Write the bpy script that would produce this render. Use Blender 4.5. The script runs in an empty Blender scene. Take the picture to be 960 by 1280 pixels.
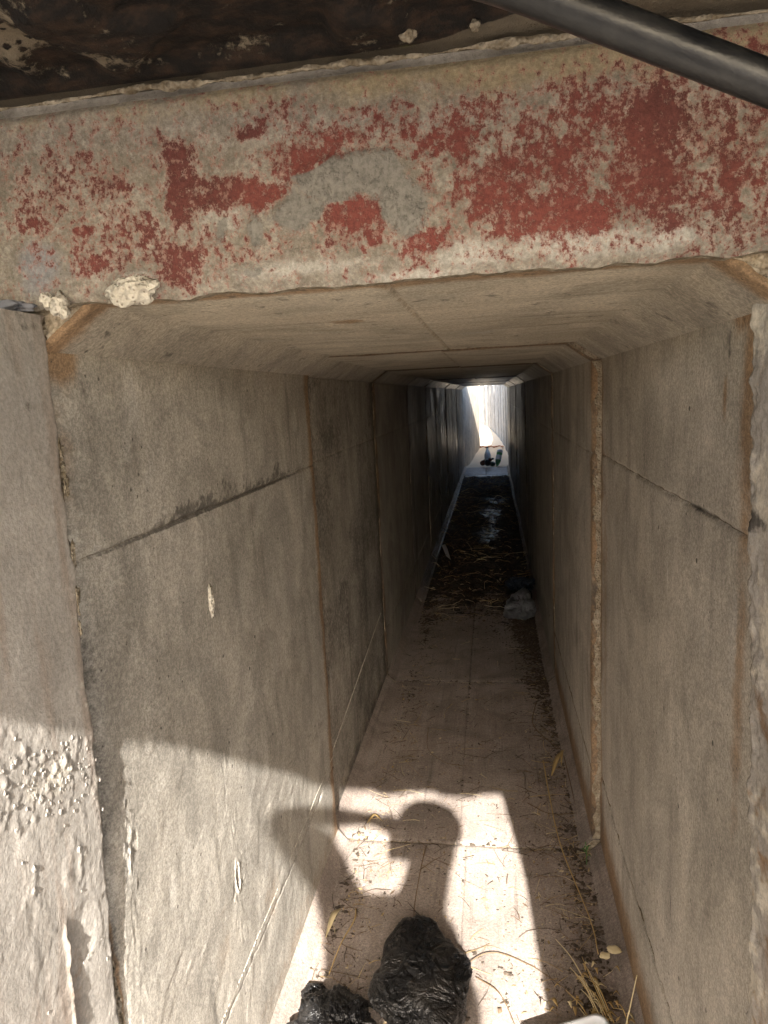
import bpy, bmesh, math, random
import numpy as np
from mathutils import Vector, Matrix, Euler
random.seed(7)
rng = np.random.default_rng(11)
sc = bpy.context.scene
COL = sc.collection

# ------------------------------------------------------------------ camera
YAW, PITCH, ROLL, FPX = 0.1592, 0.1638, -0.0505, 865.53
CAM = Vector((0.1323, 0.0, 1.6554))
cam = bpy.data.objects.new('camera', bpy.data.cameras.new('camera'))
COL.objects.link(cam)
_f = Vector((-math.sin(YAW)*math.cos(PITCH), math.cos(YAW)*math.cos(PITCH), -math.sin(PITCH)))
_r = Vector((math.cos(YAW), math.sin(YAW), 0)); _u = _r.cross(_f)
R2 = _r*math.cos(ROLL) + _u*math.sin(ROLL); U2 = -_r*math.sin(ROLL) + _u*math.cos(ROLL)
m = Matrix((R2, U2, -_f)).transposed().to_4x4(); m.translation = CAM
cam.matrix_world = m
cam.data.sensor_fit = 'VERTICAL'; cam.data.sensor_height = 24.0
cam.data.lens = 24.0*FPX/1280.0
cam.data.clip_start = 0.005; cam.data.clip_end = 3000
sc.camera = cam

# ------------------------------------------------------------------ light
SUN = Vector((-0.134, 0.838, -0.560)).normalized()
elev = math.asin(-SUN.z)
az = math.atan2(-SUN.x, -SUN.y)                       # where the sun stands, from +y towards +x
w = bpy.data.worlds.new('World'); sc.world = w; w.use_nodes = True
nt = w.node_tree; nt.nodes.clear()
sky = nt.nodes.new('ShaderNodeTexSky'); sky.sky_type = 'NISHITA'; sky.sun_disc = False
sky.sun_elevation = elev; sky.sun_rotation = az
sky.air_density = 1.0; sky.dust_density = 3.0; sky.ozone_density = 1.0
bg = nt.nodes.new('ShaderNodeBackground'); bg.inputs[1].default_value = 0.15
wo = nt.nodes.new('ShaderNodeOutputWorld')
nt.links.new(sky.outputs[0], bg.inputs[0]); nt.links.new(bg.outputs[0], wo.inputs[0])
sl = bpy.data.lights.new('sun', 'SUN'); sl.energy = 4.2; sl.angle = math.radians(0.7); sl.color = (1.0, 0.955, 0.89)
so = bpy.data.objects.new('sun', sl); COL.objects.link(so)
so.rotation_euler = SUN.to_track_quat('-Z', 'Y').to_euler()
so.location = (1, -6, 6)
sc.view_settings.view_transform = 'Standard'; sc.view_settings.look = 'None'
sc.view_settings.gamma = 1.0; sc.view_settings.use_curve_mapping = False
sc.view_settings.exposure = 2.58
cy = sc.cycles
cy.max_bounces = 14; cy.diffuse_bounces = 8; cy.glossy_bounces = 4; cy.transmission_bounces = 8
cy.use_denoising = True
cy.sample_clamp_indirect = 8.0

# ------------------------------------------------------------------ noise (numpy)
_perm = np.random.default_rng(3).permutation(256); _perm = np.concatenate([_perm, _perm, _perm])
_g = np.random.default_rng(5).normal(size=(256, 3)); _g /= np.linalg.norm(_g, axis=1)[:, None]
def perlin(p):
    i = np.floor(p).astype(int); f = p - i; i &= 255
    u = f*f*f*(f*(f*6-15)+10); out = 0
    for dx in (0, 1):
        for dy in (0, 1):
            for dz in (0, 1):
                h = _perm[_perm[_perm[(i[:, 0]+dx) & 255]+((i[:, 1]+dy) & 255)]+((i[:, 2]+dz) & 255)]
                g = _g[h]
                d = f - np.array([dx, dy, dz])
                wgt = (u[:, 0] if dx else 1-u[:, 0])*(u[:, 1] if dy else 1-u[:, 1])*(u[:, 2] if dz else 1-u[:, 2])
                out = out + wgt*(g*d).sum(1)
    return out*1.5
def fbm(p, scale=1.0, oct=4, gain=0.5, off=0.0):
    p = np.asarray(p, float)*scale + off; s = 0; a = 1.0
    for k in range(oct):
        s = s + a*perlin(p); p = p*2.03+17.3; a *= gain
    return s
def sstep(a, b, x):
    t = np.clip((x-a)/(b-a), 0, 1); return t*t*(3-2*t)

# ------------------------------------------------------------------ material helper
class Mat:
    def __init__(s, name):
        s.m = bpy.data.materials.new(name); s.m.use_nodes = True
        s.t = s.m.node_tree; s.t.nodes.clear()
        s.out = s.t.nodes.new('ShaderNodeOutputMaterial'); s.b = s.t.nodes.new('ShaderNodeBsdfPrincipled')
        s.t.links.new(s.b.outputs[0], s.out.inputs[0])
        g = s.t.nodes.new('ShaderNodeNewGeometry'); s.P = g.outputs['Position']; s.N = g.outputs['Normal']
    def put(s, sock, v):
        if isinstance(v, bpy.types.NodeSocket): s.t.links.new(v, sock)
        elif isinstance(v, (tuple, list)) and len(v) == 3 and sock.type == 'RGBA': sock.default_value = (*v, 1)
        else: sock.default_value = v
    def scaled(s, v3, src=None):
        n = s.t.nodes.new('ShaderNodeVectorMath'); n.operation = 'MULTIPLY'
        s.put(n.inputs[0], src or s.P); n.inputs[1].default_value = v3; return n.outputs[0]
    def noise(s, scale, det=4, rough=0.55, vec=None, dist=0.0):
        n = s.t.nodes.new('ShaderNodeTexNoise'); s.put(n.inputs['Vector'], vec or s.P)
        n.inputs['Scale'].default_value = scale; n.inputs['Detail'].default_value = det
        n.inputs['Roughness'].default_value = rough; n.inputs['Distortion'].default_value = dist
        return n.outputs[0]
    def vor(s, scale, vec=None, feat='F1'):
        n = s.t.nodes.new('ShaderNodeTexVoronoi'); n.feature = feat; s.put(n.inputs['Vector'], vec or s.P)
        n.inputs['Scale'].default_value = scale; return n.outputs['Distance']
    def math(s, op, a, b=0.0, c=None, clamp=False):
        n = s.t.nodes.new('ShaderNodeMath'); n.operation = op; n.use_clamp = clamp
        s.put(n.inputs[0], a); s.put(n.inputs[1], b)
        if c is not None: s.put(n.inputs[2], c)
        return n.outputs[0]
    def step(s, x, lo, hi, a=0.0, b=1.0):
        n = s.t.nodes.new('ShaderNodeMapRange'); n.interpolation_type = 'SMOOTHSTEP'; s.put(n.inputs[0], x)
        for i, v in zip((1, 2, 3, 4), (lo, hi, a, b)): s.put(n.inputs[i], v)
        return n.outputs[0]
    def mix(s, f, a, b):
        n = s.t.nodes.new('ShaderNodeMix'); n.data_type = 'RGBA'
        s.put(n.inputs[0], f); s.put(n.inputs[6], a); s.put(n.inputs[7], b); return n.outputs[2]
    def mul(s, col, f):
        n = s.t.nodes.new('ShaderNodeVectorMath'); n.operation = 'SCALE'; s.put(n.inputs[0], col); s.put(n.inputs[3], f); return n.outputs[0]
    def attr(s, name):
        n = s.t.nodes.new('ShaderNodeAttribute'); n.attribute_name = name; return n.outputs['Fac']
    def attrc(s, name):
        n = s.t.nodes.new('ShaderNodeAttribute'); n.attribute_name = name; return n.outputs['Color']
    def bump(s, h, strength, dist, prev=None):
        n = s.t.nodes.new('ShaderNodeBump'); n.inputs['Strength'].default_value = strength
        n.inputs['Distance'].default_value = dist; s.put(n.inputs['Height'], h)
        if prev is not None: s.t.links.new(prev, n.inputs['Normal'])
        return n.outputs[0]
    def fin(s, col, rough=0.8, nrm=None, spec=0.4, metal=0.0):
        s.put(s.b.inputs['Base Color'], col); s.put(s.b.inputs['Roughness'], rough)
        s.put(s.b.inputs['Specular IOR Level'], spec); s.put(s.b.inputs['Metallic'], metal)
        if nrm is not None: s.t.links.new(nrm, s.b.inputs['Normal'])
        return s.m

def concrete(name, ca, cb, cc, sheen=0.75, streak=0.55, bumps=1.0, axis='z'):
    """weathered cast concrete; attributes rust / dark / pale / wet put the marks and painted shade that this piece has"""
    M = Mat(name)
    sv = {'z': (26, 5, 0.9), 'y': (22, 1.2, 5), 'x': (1.5, 9, 9)}[axis]
    big = M.noise(1.7, 5, 0.6); mid = M.noise(9, 5, 0.65); fine = M.noise(120, 4, 0.7)
    stk = M.noise(1.6, 6, 0.62, M.scaled(sv)); stk2 = M.noise(4.5, 4, 0.6, M.scaled(sv))
    col = M.mix(M.step(big, 0.36, 0.66), ca, cb)
    col = M.mix(M.math('MULTIPLY', M.step(stk, 0.44, 0.70), streak), col, cc)
    col = M.mix(M.math('MULTIPLY', M.step(stk2, 0.50, 0.72), streak*0.7), col, tuple(0.62*c for c in ca))
    col = M.mix(M.step(mid, 0.52, 0.74, 0.0, 0.35), col, tuple(min(1, 1.35*c) for c in cb))
    wm = M.math('MULTIPLY', M.attr('tone'), M.step(mid, 0.35, 0.6, 0.7, 1.0), clamp=True)
    col = M.mix(wm, col, (0.305, 0.272, 0.226) if axis == 'x' else (0.37, 0.322, 0.250))
    rn = M.noise(24, 5, 0.7); rs = M.attr('rust')
    rf = M.step(M.math('ADD', M.math('MULTIPLY', rs, 1.25), M.math('MULTIPLY', M.math('SUBTRACT', rn, 0.5), 0.9)), 0.25, 0.95, 0, 0.85)
    col = M.mix(rf, col, M.mix(mid, (0.20, 0.105, 0.045), (0.34, 0.22, 0.115)))
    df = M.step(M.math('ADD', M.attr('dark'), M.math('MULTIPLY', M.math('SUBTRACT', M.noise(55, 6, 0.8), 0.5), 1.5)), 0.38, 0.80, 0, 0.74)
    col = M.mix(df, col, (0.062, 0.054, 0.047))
    pf = M.step(M.math('ADD', M.attr('pale'), M.math('MULTIPLY', M.math('SUBTRACT', M.noise(30, 6, 0.72, M.scaled((1, 1, 0.45))), 0.5), 1.7)), 0.32, 0.80, 0, 0.70)
    col = M.mix(pf, col, (0.50, 0.47, 0.42))
    vf = M.noise(330, 3, 0.7)
    sp = M.step(M.math('ADD', M.math('MULTIPLY', fine, 0.5), M.math('MULTIPLY', vf, 0.5)), 0.40, 0.62, 0.68, 1.27)
    col = M.mul(col, sp)
    blot = M.noise(3.1, 6, 0.62, dist=1.4)
    col = M.mul(col, M.step(blot, 0.36, 0.62, 0.80, 1.10))
    tide = M.math('ABSOLUTE', M.math('SUBTRACT', M.noise(2.3, 5, 0.6, dist=0.9), 0.52))
    col = M.mix(M.step(tide, 0.0, 0.006, 0.14, 0.0), col, tuple(min(1, 1.45*c) for c in cb))
    drip = M.noise(1.0, 4, 0.6, M.scaled(tuple(v*2.2 if v > 3 else v*1.3 for v in sv)))
    col = M.mul(col, M.step(drip, 0.58, 0.74, 1.0, 0.66))
    hv = M.vor(13); hole = M.math('MULTIPLY', M.step(hv, 0.045, 0.07, 1.0, 0.0), M.step(M.noise(4.3, 2), 0.49, 0.54))
    col = M.mix(M.math('MULTIPLY', hole, 0.85), col, (0.04, 0.035, 0.03))
    pv = M.vor(34); pit = M.step(pv, 0.07, 0.13, 1.0, 0.0)
    pm = M.step(M.noise(6, 2), 0.52, 0.6); pit = M.math('MULTIPLY', pit, pm)
    col = M.mix(M.math('MULTIPLY', pit, 0.75), col, (0.05, 0.043, 0.036))
    sct = M.step(M.noise(7, 3, 0.8, M.scaled((9, 9, 0.8) if axis != 'y' else (9, 0.8, 9))), 0.69, 0.74, 0, 0.28)
    col = M.mix(sct, col, (0.46, 0.42, 0.37))
    h = M.math('ADD', M.math('MULTIPLY', M.noise(140, 6, 0.8), 0.8), M.math('MULTIPLY', mid, 0.12))
    h = M.math('SUBTRACT', h, M.math('MULTIPLY', pit, 0.8))
    h = M.math('ADD', h, M.math('MULTIPLY', pf, 0.25))
    h = M.math('SUBTRACT', h, M.math('MULTIPLY', hole, 1.2))
    nb = M.bump(h, 0.5*bumps, 0.004)
    nb = M.bump(M.math('ADD', fine, vf), 0.40*bumps, 0.001, nb)
    ph = M.math('MULTIPLY', M.step(M.vor(75), 0.10, 0.16, 1.0, 0.0), M.step(M.noise(21, 2), 0.60, 0.64))
    col = M.mix(M.math('MULTIPLY', ph, 0.8), col, (0.04, 0.034, 0.028))
    wet = M.attr('wet')
    col = M.mul(col, M.math('SUBTRACT', 1.0, M.math('MULTIPLY', wet, 0.15)))
    rough = M.math('SUBTRACT', M.step(stk, 0.3, 0.7, sheen-0.08, sheen+0.12), M.math('MULTIPLY', wet, M.step(stk2, 0.42, 0.58, 0.25, 0.60)), clamp=True)
    return M.fin(col, rough, nb, 0.45)

WALL = concrete('cast_concrete_wall', (0.345, 0.316, 0.270), (0.430, 0.400, 0.350), (0.285, 0.262, 0.226))
WALL_LIT = concrete('bounce_lit_concrete_wall', (0.385, 0.347, 0.290), (0.470, 0.430, 0.370), (0.325, 0.294, 0.248))  # lighter copy of WALL, painting in sun bounced off the left wall
CEIL = concrete('cast_concrete_roof', (0.47, 0.41, 0.315), (0.53, 0.475, 0.375), (0.40, 0.345, 0.26), axis='x', streak=0.32)
FLOOR = concrete('dusty_floor_concrete', (0.265, 0.215, 0.182), (0.325, 0.270, 0.232), (0.39, 0.34, 0.30), sheen=0.88, axis='y', streak=0.4, bumps=0.7)

def aggregate(name, a=(0.255, 0.200, 0.135), b=(0.42, 0.36, 0.275)):
    M = Mat(name); v = M.vor(150); n = M.noise(40, 5, 0.7)
    col = M.mix(M.step(n, 0.35, 0.65), a, b); col = M.mix(M.step(v, 0.0, 0.35, 0.75, 0.0), col, (0.12, 0.085, 0.05))
    nb = M.bump(M.math('ADD', v, M.math('MULTIPLY', n, 0.8)), 0.9, 0.006)
    return M.fin(col, 0.9, nb, 0.3)
ENDFACE = aggregate('exposed_aggregate')

# ------------------------------------------------------------------ object helpers
def tag(o, label=None, cat=None, group=None, kind=None):
    if label: o['label'] = label
    if cat: o['category'] = cat
    if group: o['group'] = group
    if kind: o['kind'] = kind
    return o
def empty(name, loc=(0, 0, 0), **k):
    o = bpy.data.objects.new(name, None); COL.objects.link(o); o.location = loc; o.empty_display_size = 0.1
    return tag(o, **k)
def mesh_obj(name, verts, faces, mats, parent=None, smooth=False, matidx=None, attrs=None, cols=None):
    me = bpy.data.meshes.new(name)
    me.from_pydata([tuple(map(float, v)) for v in verts] if not isinstance(verts, list) else verts, [], faces)
    for mt in (mats if isinstance(mats, (list, tuple)) else [mats]): me.materials.append(mt)
    if matidx is not None: me.polygons.foreach_set('material_index', np.asarray(matidx, dtype=np.int32))
    if smooth is not False:
        sm = np.ones(len(me.polygons), dtype=bool) if smooth is True else np.asarray(smooth, dtype=bool)
        me.polygons.foreach_set('use_smooth', sm)
    for k, a in (attrs or {}).items():
        at = me.attributes.new(k, 'FLOAT', 'POINT'); at.data.foreach_set('value', np.asarray(a, dtype=np.float32))
    if cols is not None:
        at = me.color_attributes.new('tint', 'FLOAT_COLOR', 'POINT')
        at.data.foreach_set('color', np.c_[cols, np.ones(len(cols))].astype(np.float32).ravel())
    me.update()
    o = bpy.data.objects.new(name, me); COL.objects.link(o)
    if parent is not None:
        o.parent = parent; o.matrix_parent_inverse = Matrix.Translation(-Vector(parent.location))
    return o
def from_bm(name, bm, mat, parent=None, smooth=True):
    me = bpy.data.meshes.new(name); bm.to_mesh(me); bm.free()
    for mt in (mat if isinstance(mat, (list, tuple)) else [mat]): me.materials.append(mt)
    if smooth: me.polygons.foreach_set('use_smooth', np.ones(len(me.polygons), dtype=bool))
    o = bpy.data.objects.new(name, me); COL.objects.link(o)
    if parent is not None:
        o.parent = parent; o.matrix_parent_inverse = Matrix.Translation(-Vector(parent.location))
    return o

def sheet(name, U, V, fn, back, mats, parent=None, attrfn=None):
    """solid slab: a dense face fn(u,v)->(N,3) over the sample lists U,V, and its border extruded along `back`"""
    U = np.asarray(U); V = np.asarray(V); nu, nv = len(U), len(V)
    uu, vv = [a.ravel() for a in np.meshgrid(U, V, indexing='ij')]
    P = fn(uu, vv)
    idx = np.arange(nu*nv).reshape(nu, nv)
    q = np.stack([idx[:-1, :-1], idx[1:, :-1], idx[1:, 1:], idx[:-1, 1:]], -1).reshape(-1, 4)
    loop = np.concatenate([idx[:-1, 0], idx[-1, :-1], idx[:0:-1, -1], idx[0, :0:-1]])
    n0 = len(P); L = len(loop)
    S1 = P[loop]                                         # doubled so that the arris stays sharp
    B = P[loop] + np.asarray(back, float)
    P2 = np.concatenate([P, S1, B])
    a = n0 + np.arange(L); b = np.roll(a, -1)
    sk = np.stack([b, a, a+L, b+L], -1)
    faces = q.tolist() + sk.tolist() + [list(range(n0+L+L-1, n0+L-1, -1))]
    mi = [0]*len(q) + [1 if len(mats) > 1 else 0]*(L+1)
    sm = [True]*len(q) + [False]*(L+1)
    at = attrfn(uu, vv) if attrfn else {}
    at = {k: np.concatenate([v, v[loop], v[loop]]) for k, v in at.items()}
    return mesh_obj(name, P2.tolist(), faces, mats, parent, sm, mi, at)

def samples(a, b, res, edge=0.004, fine=True):
    n = max(2, int(round((b-a)/res))+1); s = np.linspace(a, b, n)
    if fine: s = np.unique(np.concatenate([s, [a+edge*0.5, a+edge, a+2*edge, b-2*edge, b-edge, b-edge*0.5]]))
    return s
def blobs(u, v, lst):
    r = np.zeros_like(u)
    for (cu, cv, ru, rv, s) in lst: r = np.maximum(r, s*np.exp(-(((u-cu)/ru)**2+((v-cv)/rv)**2)))
    return r

# ------------------------------------------------------------------ the culvert
W2, H = 0.4823, 1.8
TX, TZ, SX, SZ, ZJ, ZS = 0.082, 0.058, 0.045, 0.044, 1.436, 0.30
JY = [0.90, 2.352, 3.832, 5.42, 6.93, 8.40, 9.87, 11.33, 12.78, 14.22, 15.66]
SH = [(0, 0, 0), (-0.030, -0.026, -0.004), (-0.027, -0.031, -0.008), (-0.027, -0.021, -0.003), (-0.022, -0.026, -0.008), (-0.020, -0.015, -0.002),
      (-0.013, -0.020, -0.007), (-0.012, -0.007, -0.001), (-0.004, -0.013, -0.006), (-0.004, 0.000, 0.001)]
SECL = ['first precast box section at the tunnel mouth with the sunlit left wall',
        'second box section behind the ochre joint, sunlight ending on its floor',
        'third box section, its floor dusty with dirt along both sides',
        'fourth box section, where the dark leaf litter starts and the clear bag lies',
        'fifth box section, dark, with the torn white paper on its litter',
        'sixth box section in the dark middle over the first wet shine',
        'seventh box section, dark with a wet glinting floor',
        'eighth box section, litter covered, just past the wet glints',
        'ninth box section where the litter ends and walls catch the far light',
        'last box section at the bright far exit where the bottles lie']
def edge_dist(x, lo, hi): return np.minimum(x-lo, hi-x)
GROOVE = 0.007
def make_section(i):
    y0, y1 = JY[i]+0.003, JY[i+1]-0.003
    xl, xr, dz = SH[i]
    root = empty('culvert_section', (0, y0, 0), label=SECL[i], cat='box culvert', group='precast box sections of the culvert')
    near = i < 2
    res = 0.009 if i == 0 else (0.012 if i == 1 else (0.03 if i == 2 else 0.05))
    Y = samples(y0, y1, res)
    if i == 0: Y = np.unique(np.r_[Y, np.arange(1.355, 1.425, .0025), np.arange(.904, 1.0, .003)])
    L = -W2+xl; Rr = W2+xr; top = H+dz
    mid = 0.5*(L+Rr)
    seed = i*7.7
    wetk = [0, 0, .35, .7, .9, 1, 1, 1, .9, .7][i]
    def wall(side, za, zb, name, jit):
        x = L if side < 0 else Rr
        def fn(y, z):
            p = np.c_[y*1.0, z*1.0, np.full_like(y, side*3.1+seed)]
            cal = 0.5 if (i == 0 and side < 0) else 1.0
            d = cal*(0.0025*fbm(p, 2.2, 3) + 0.0010*fbm(p, 14, 4))
            if i == 0 and side < 0: d += 0.0009*sstep(.05, .13, fbm(p, 9, 5)) - 0.0008*sstep(.28, .34, fbm(p, 13, 4, off=8))
            es = np.minimum(np.where(za > 0.2, z-za, 9), np.where(zb < 1.5, zb-z, 9))
            d -= GROOVE*0.55*np.exp(-(es/0.004)**2)*(1+0.8*fbm(p, 22, 3))*(0.45 if i else 1)
            if za > 0.2: d -= 0.004*np.exp(-(es/0.012)**2)*sstep(0.0, 0.5, fbm(p, 18, 3))
            d -= (0.011 if (i == 1 and side > 0) else 0.006)*np.exp(-(edge_dist(y, y0, y1)/0.009)**2)*(1+1.3*fbm(p, 22, 4))
            if i == 0 and side < 0: d -= 0.022*np.exp(-((y-y0)/0.026)**2)*(1+.35*fbm(p, 9, 3))*(.12+.88*sstep(.75, 1.05, z))
            if i == 0 and side < 0 and name == 'wall_panel':
                d -= 0.024*np.exp(-(((y-1.389+.1*(z-.564))/0.0075)**2+((z-0.564)/0.026)**2)**2)*(1+0.6*fbm(p, 90, 3))
                d += 0.003*np.exp(-((np.hypot((y-1.389)/0.012, (z-0.564)/0.036)-1)/0.25)**2)*(1+fbm(p, 70, 2))
                d += 0.006*np.clip(fbm(p, 75, 3)-0.05, 0, 1)*blobs(y, z, [(0.965, 0.95, 0.028, 0.08, 1), (0.955, .82, .02, .05, .6)])
            d = (d+jit)*(sstep(0, .035, zb-z) if zb > 1.6 else 1.0)*(sstep(0, .03, z-za) if za < .2 else 1.0)
            return np.c_[x - side*d, y, z]
        def at(y, z):
            dm = edge_dist(y, y0, y1)
            p = np.c_[y, z, np.full_like(y, side*3.1)]
            rust = 0.95*np.exp(-(dm/np.where((y > 1.5) & (y < 4.6), 0.045, 0.016 if side > 0 else 0.006))**2)*(0.6+0.8*np.clip(fbm(p, 5, 3)+.4, 0, 1)) if i < 4 else 0.3*np.exp(-(dm/0.03)**2)
            rust = rust + 0.55*np.exp(-((z-0.06)/0.14)**2)*(side > 0)*(i < 2)
            rust = rust + 0.35*np.exp(-((z-0.06)/0.10)**2)*(i < 2)
            jw = 0.014 if i == 0 else 0.020*y
            dark = (0.6 if i == 0 else .72)*np.exp(-(dm/jw)**2)*(0.7+0.5*fbm(p, 9, 3)); pale = np.zeros_like(y)
            if i == 0 and side < 0:
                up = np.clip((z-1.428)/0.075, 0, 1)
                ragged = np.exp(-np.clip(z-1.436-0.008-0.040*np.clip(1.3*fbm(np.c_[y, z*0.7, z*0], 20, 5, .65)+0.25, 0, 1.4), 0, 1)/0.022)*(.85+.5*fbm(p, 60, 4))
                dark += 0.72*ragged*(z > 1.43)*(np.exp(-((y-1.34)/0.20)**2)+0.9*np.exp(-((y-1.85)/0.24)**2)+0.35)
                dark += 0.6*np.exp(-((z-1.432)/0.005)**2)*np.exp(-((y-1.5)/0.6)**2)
                dark += blobs(y, z, [(1.0, 1.69, 0.035, 0.06, 0.55), (1.03, 1.6, .03, .09, .3), (0.93, 1.28, 0.03, 0.08, 0.5), (0.93, 1.1, 0.02, .2, .4)])
                pale += blobs(y, z, [(1.14, 1.68, 0.05, 0.075, 0.8), (1.10, 1.60, 0.025, 0.04, 0.95), (1.17, 1.53, 0.05, 0.03, 0.6), (1.0, 1.48, .05, .03, .5),
                                     (2.14, 1.60, 0.030, 0.05, 1.1), (2.17, 1.50, 0.034, 0.06, 1.1), (2.19, 1.37, 0.028, 0.07, 1.0), (2.20, .9, .03, .3, .55), (1.15, 1.40, .06, .03, .5),
                                     (1.09, 0.766, 0.02, 0.06, 0.7), (0.96, 0.93, 0.03, 0.1, 0.7), (1.389, .564, .02, .05, .7), (1.2, 1.3, .03, .02, .4)])
                rust += blobs(y, z, [(0.94, 1.74, 0.05, 0.05, 1.0), (0.93, 1.6, 0.025, 0.15, .45), (1.28, 0.47, 0.07, 0.12, 0.35), (1.6, .35, .1, .1, .4)])
            if i == 0 and side > 0:
                dark += blobs(y, z, [(1.12, 1.71, 0.012, 0.035, 0.9), (1.25, 1.437, 0.12, 0.008, 0.9), (1.12, 1.435, .05, .010, .6), (1.38, .566, .006, .05, .8),
                                     (1.85, 1.735, .12, .035, .45), (2.09, 1.6, .008, .2, .35)])
                pale += blobs(y, z, [(1.20, 1.25, 0.03, 0.09, 0.55), (1.06, 1.27, 0.02, 0.12, 0.8), (1.45, 1.265, 0.006, 0.04, 1.1), (1.05, .73, .02, .12, .6), (1.2, .9, .02, .08, .5), (1.6, 1.28, .004, .07, .7)])
                rust += blobs(y, z, [(1.13, 1.63, 0.012, 0.04, 0.9), (1.03, 1.6, 0.04, 0.3, 0.75), (1.03, 1.2, .03, .3, .6), (2.24, 1.0, .05, .7, .45), (1.05, 1.75, .06, .04, .9)])
            if i == 1 and side < 0:
                pale += blobs(y, z, [(2.5, 1.0, 0.02, 0.3, 0.5), (2.62, 1.3, .02, .06, .6), (2.75, .5, .25, .03, .5), (2.5, 0.55, .03, .25, .6)])
                dark += blobs(y, z, [(2.42, 1.72, .04, .05, .4)])
            if i == 0 and side < 0: dark = dark + .46*np.exp(-((y-y0)/.026)**2)*(.8+.5*fbm(p, 8, 4))*(1-.6*sstep(1.45, 1.75, z))*sstep(.7, .95, z)  # darkens the wall by the mouth, painting in shade of the recessed gap
            if i == 0 and side < 0: dark = dark + .62*np.exp(-((y1-y)/.020)**4)*(.8+.5*fbm(p, 7, 3)); rust = rust + 1.25*np.exp(-((y1-y)/.055)**2)*(.75+.5*fbm(p, 6, 3))
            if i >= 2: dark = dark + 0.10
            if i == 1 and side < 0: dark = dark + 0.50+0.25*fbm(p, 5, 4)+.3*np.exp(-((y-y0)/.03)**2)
            if i >= 2: pale = pale + min(.65, .16*(i-1))*np.clip(.2+1.3*fbm(np.c_[y*9, z*.55, y*0+side], 1.3, 4), 0, 1)
            wet = np.full_like(y, wetk)*np.clip(0.7+fbm(np.c_[y*6, z*0.6, y*0+side], 1.5, 3), 0, 1)
            dark = dark + 0.30*np.exp(-((z-SZ)/.035)**2)*(.8+.8*fbm(p, 7, 3))
            return dict(rust=rust, dark=dark, pale=pale, wet=wet, tone=0.75*np.exp(-np.clip(top-TZ-z, 0, 9)/.045)*(.8+.5*fbm(p, 6, 3)))
        V = samples(za, zb, res)
        if i == 0 and side < 0 and name == 'wall_panel': V = np.unique(np.r_[V, np.arange(.51, .62, .003)])
        if side > 0: sheetU, sheetV, f2, a2 = Y, V, fn, at
        else:
            sheetU, sheetV = V, Y
            f2 = lambda z, y: fn(y, z); a2 = lambda z, y: at(y, z)
        return sheet(name, sheetU, sheetV, f2, (side*0.12, 0, 0), [WALL_LIT if (side > 0 and i < 2) else WALL, ENDFACE], root, a2)
    for s in (-1, 1):
        zt = top-TZ
        j = [0.0, 0.0, 0.0] if not near else [0.002*s, 0.0, -0.0015]
        wall(s, SZ, ZS, 'kicker_panel', j[0]); wall(s, ZS, ZJ, 'wall_panel', j[1]); wall(s, ZJ, zt, 'upper_wall_panel', j[2])
    # ceiling halves with the haunch, floor halves with the fillet: profiles swept along y
    def swept(side, kind):
        x = L if side < 0 else Rr
        if kind == 'roof_panel':
            pts = np.array([(mid, top), (x-side*TX, top), (x, top-TZ), (x+side*.12, top-TZ+.0004)]); back = (0, 0, 0.12); mt = CEIL
        else:
            pts = np.array([(mid, 0.0), (x-side*SX, 0.0), (x, SZ), (x+side*.12, SZ-.0004)]); back = (0, 0, -0.12); mt = FLOOR
        seg = np.r_[0, np.cumsum(np.linalg.norm(np.diff(pts, axis=0), axis=1))]
        S = np.unique(np.concatenate([samples(0, seg[2], res), [seg[1]-0.006, seg[1], seg[1]+0.006, seg[3]]]))
        nz = -1 if kind == 'roof_panel' else 1
        def fn(sv, y):
            px = np.interp(sv, seg, pts[:, 0]); pz = np.interp(sv, seg, pts[:, 1])
            hn = sstep(seg[1]-0.004, seg[1]+0.004, sv)
            dx = (pts[2]-pts[1]); nn = np.array([-dx[1], dx[0]])/np.linalg.norm(dx)
            if nn[1]*nz < 0: nn = -nn
            nx = hn*nn[0]; nzv = (1-hn)*nz+hn*nn[1]
            p = np.c_[px, y, np.full_like(y, 5.5*nz+seed)]
            d = (0.0025*fbm(p, 2.5, 3)+0.0010*fbm(p, 15, 4))*sstep(0, .035, seg[2]-sv)
            d -= 0.005*np.exp(-(sv/0.004)**2)*(1+0.8*fbm(p, 22, 3))
            d -= 0.006*np.exp(-(edge_dist(y, y0, y1)/0.007)**2)*(1+0.8*fbm(p, 30, 3))
            if kind == 'roof_panel' and i == 0:
                d += 0.003*blobs(y, px, [(1.34, -0.134, 0.03, 0.05, 1)])*fbm(p, 60, 3)
            if kind == 'roof_panel' and i >= 1 and side < 0: d = d-0.003
            return np.c_[px+nx*d, y, pz+nzv*d]
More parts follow.
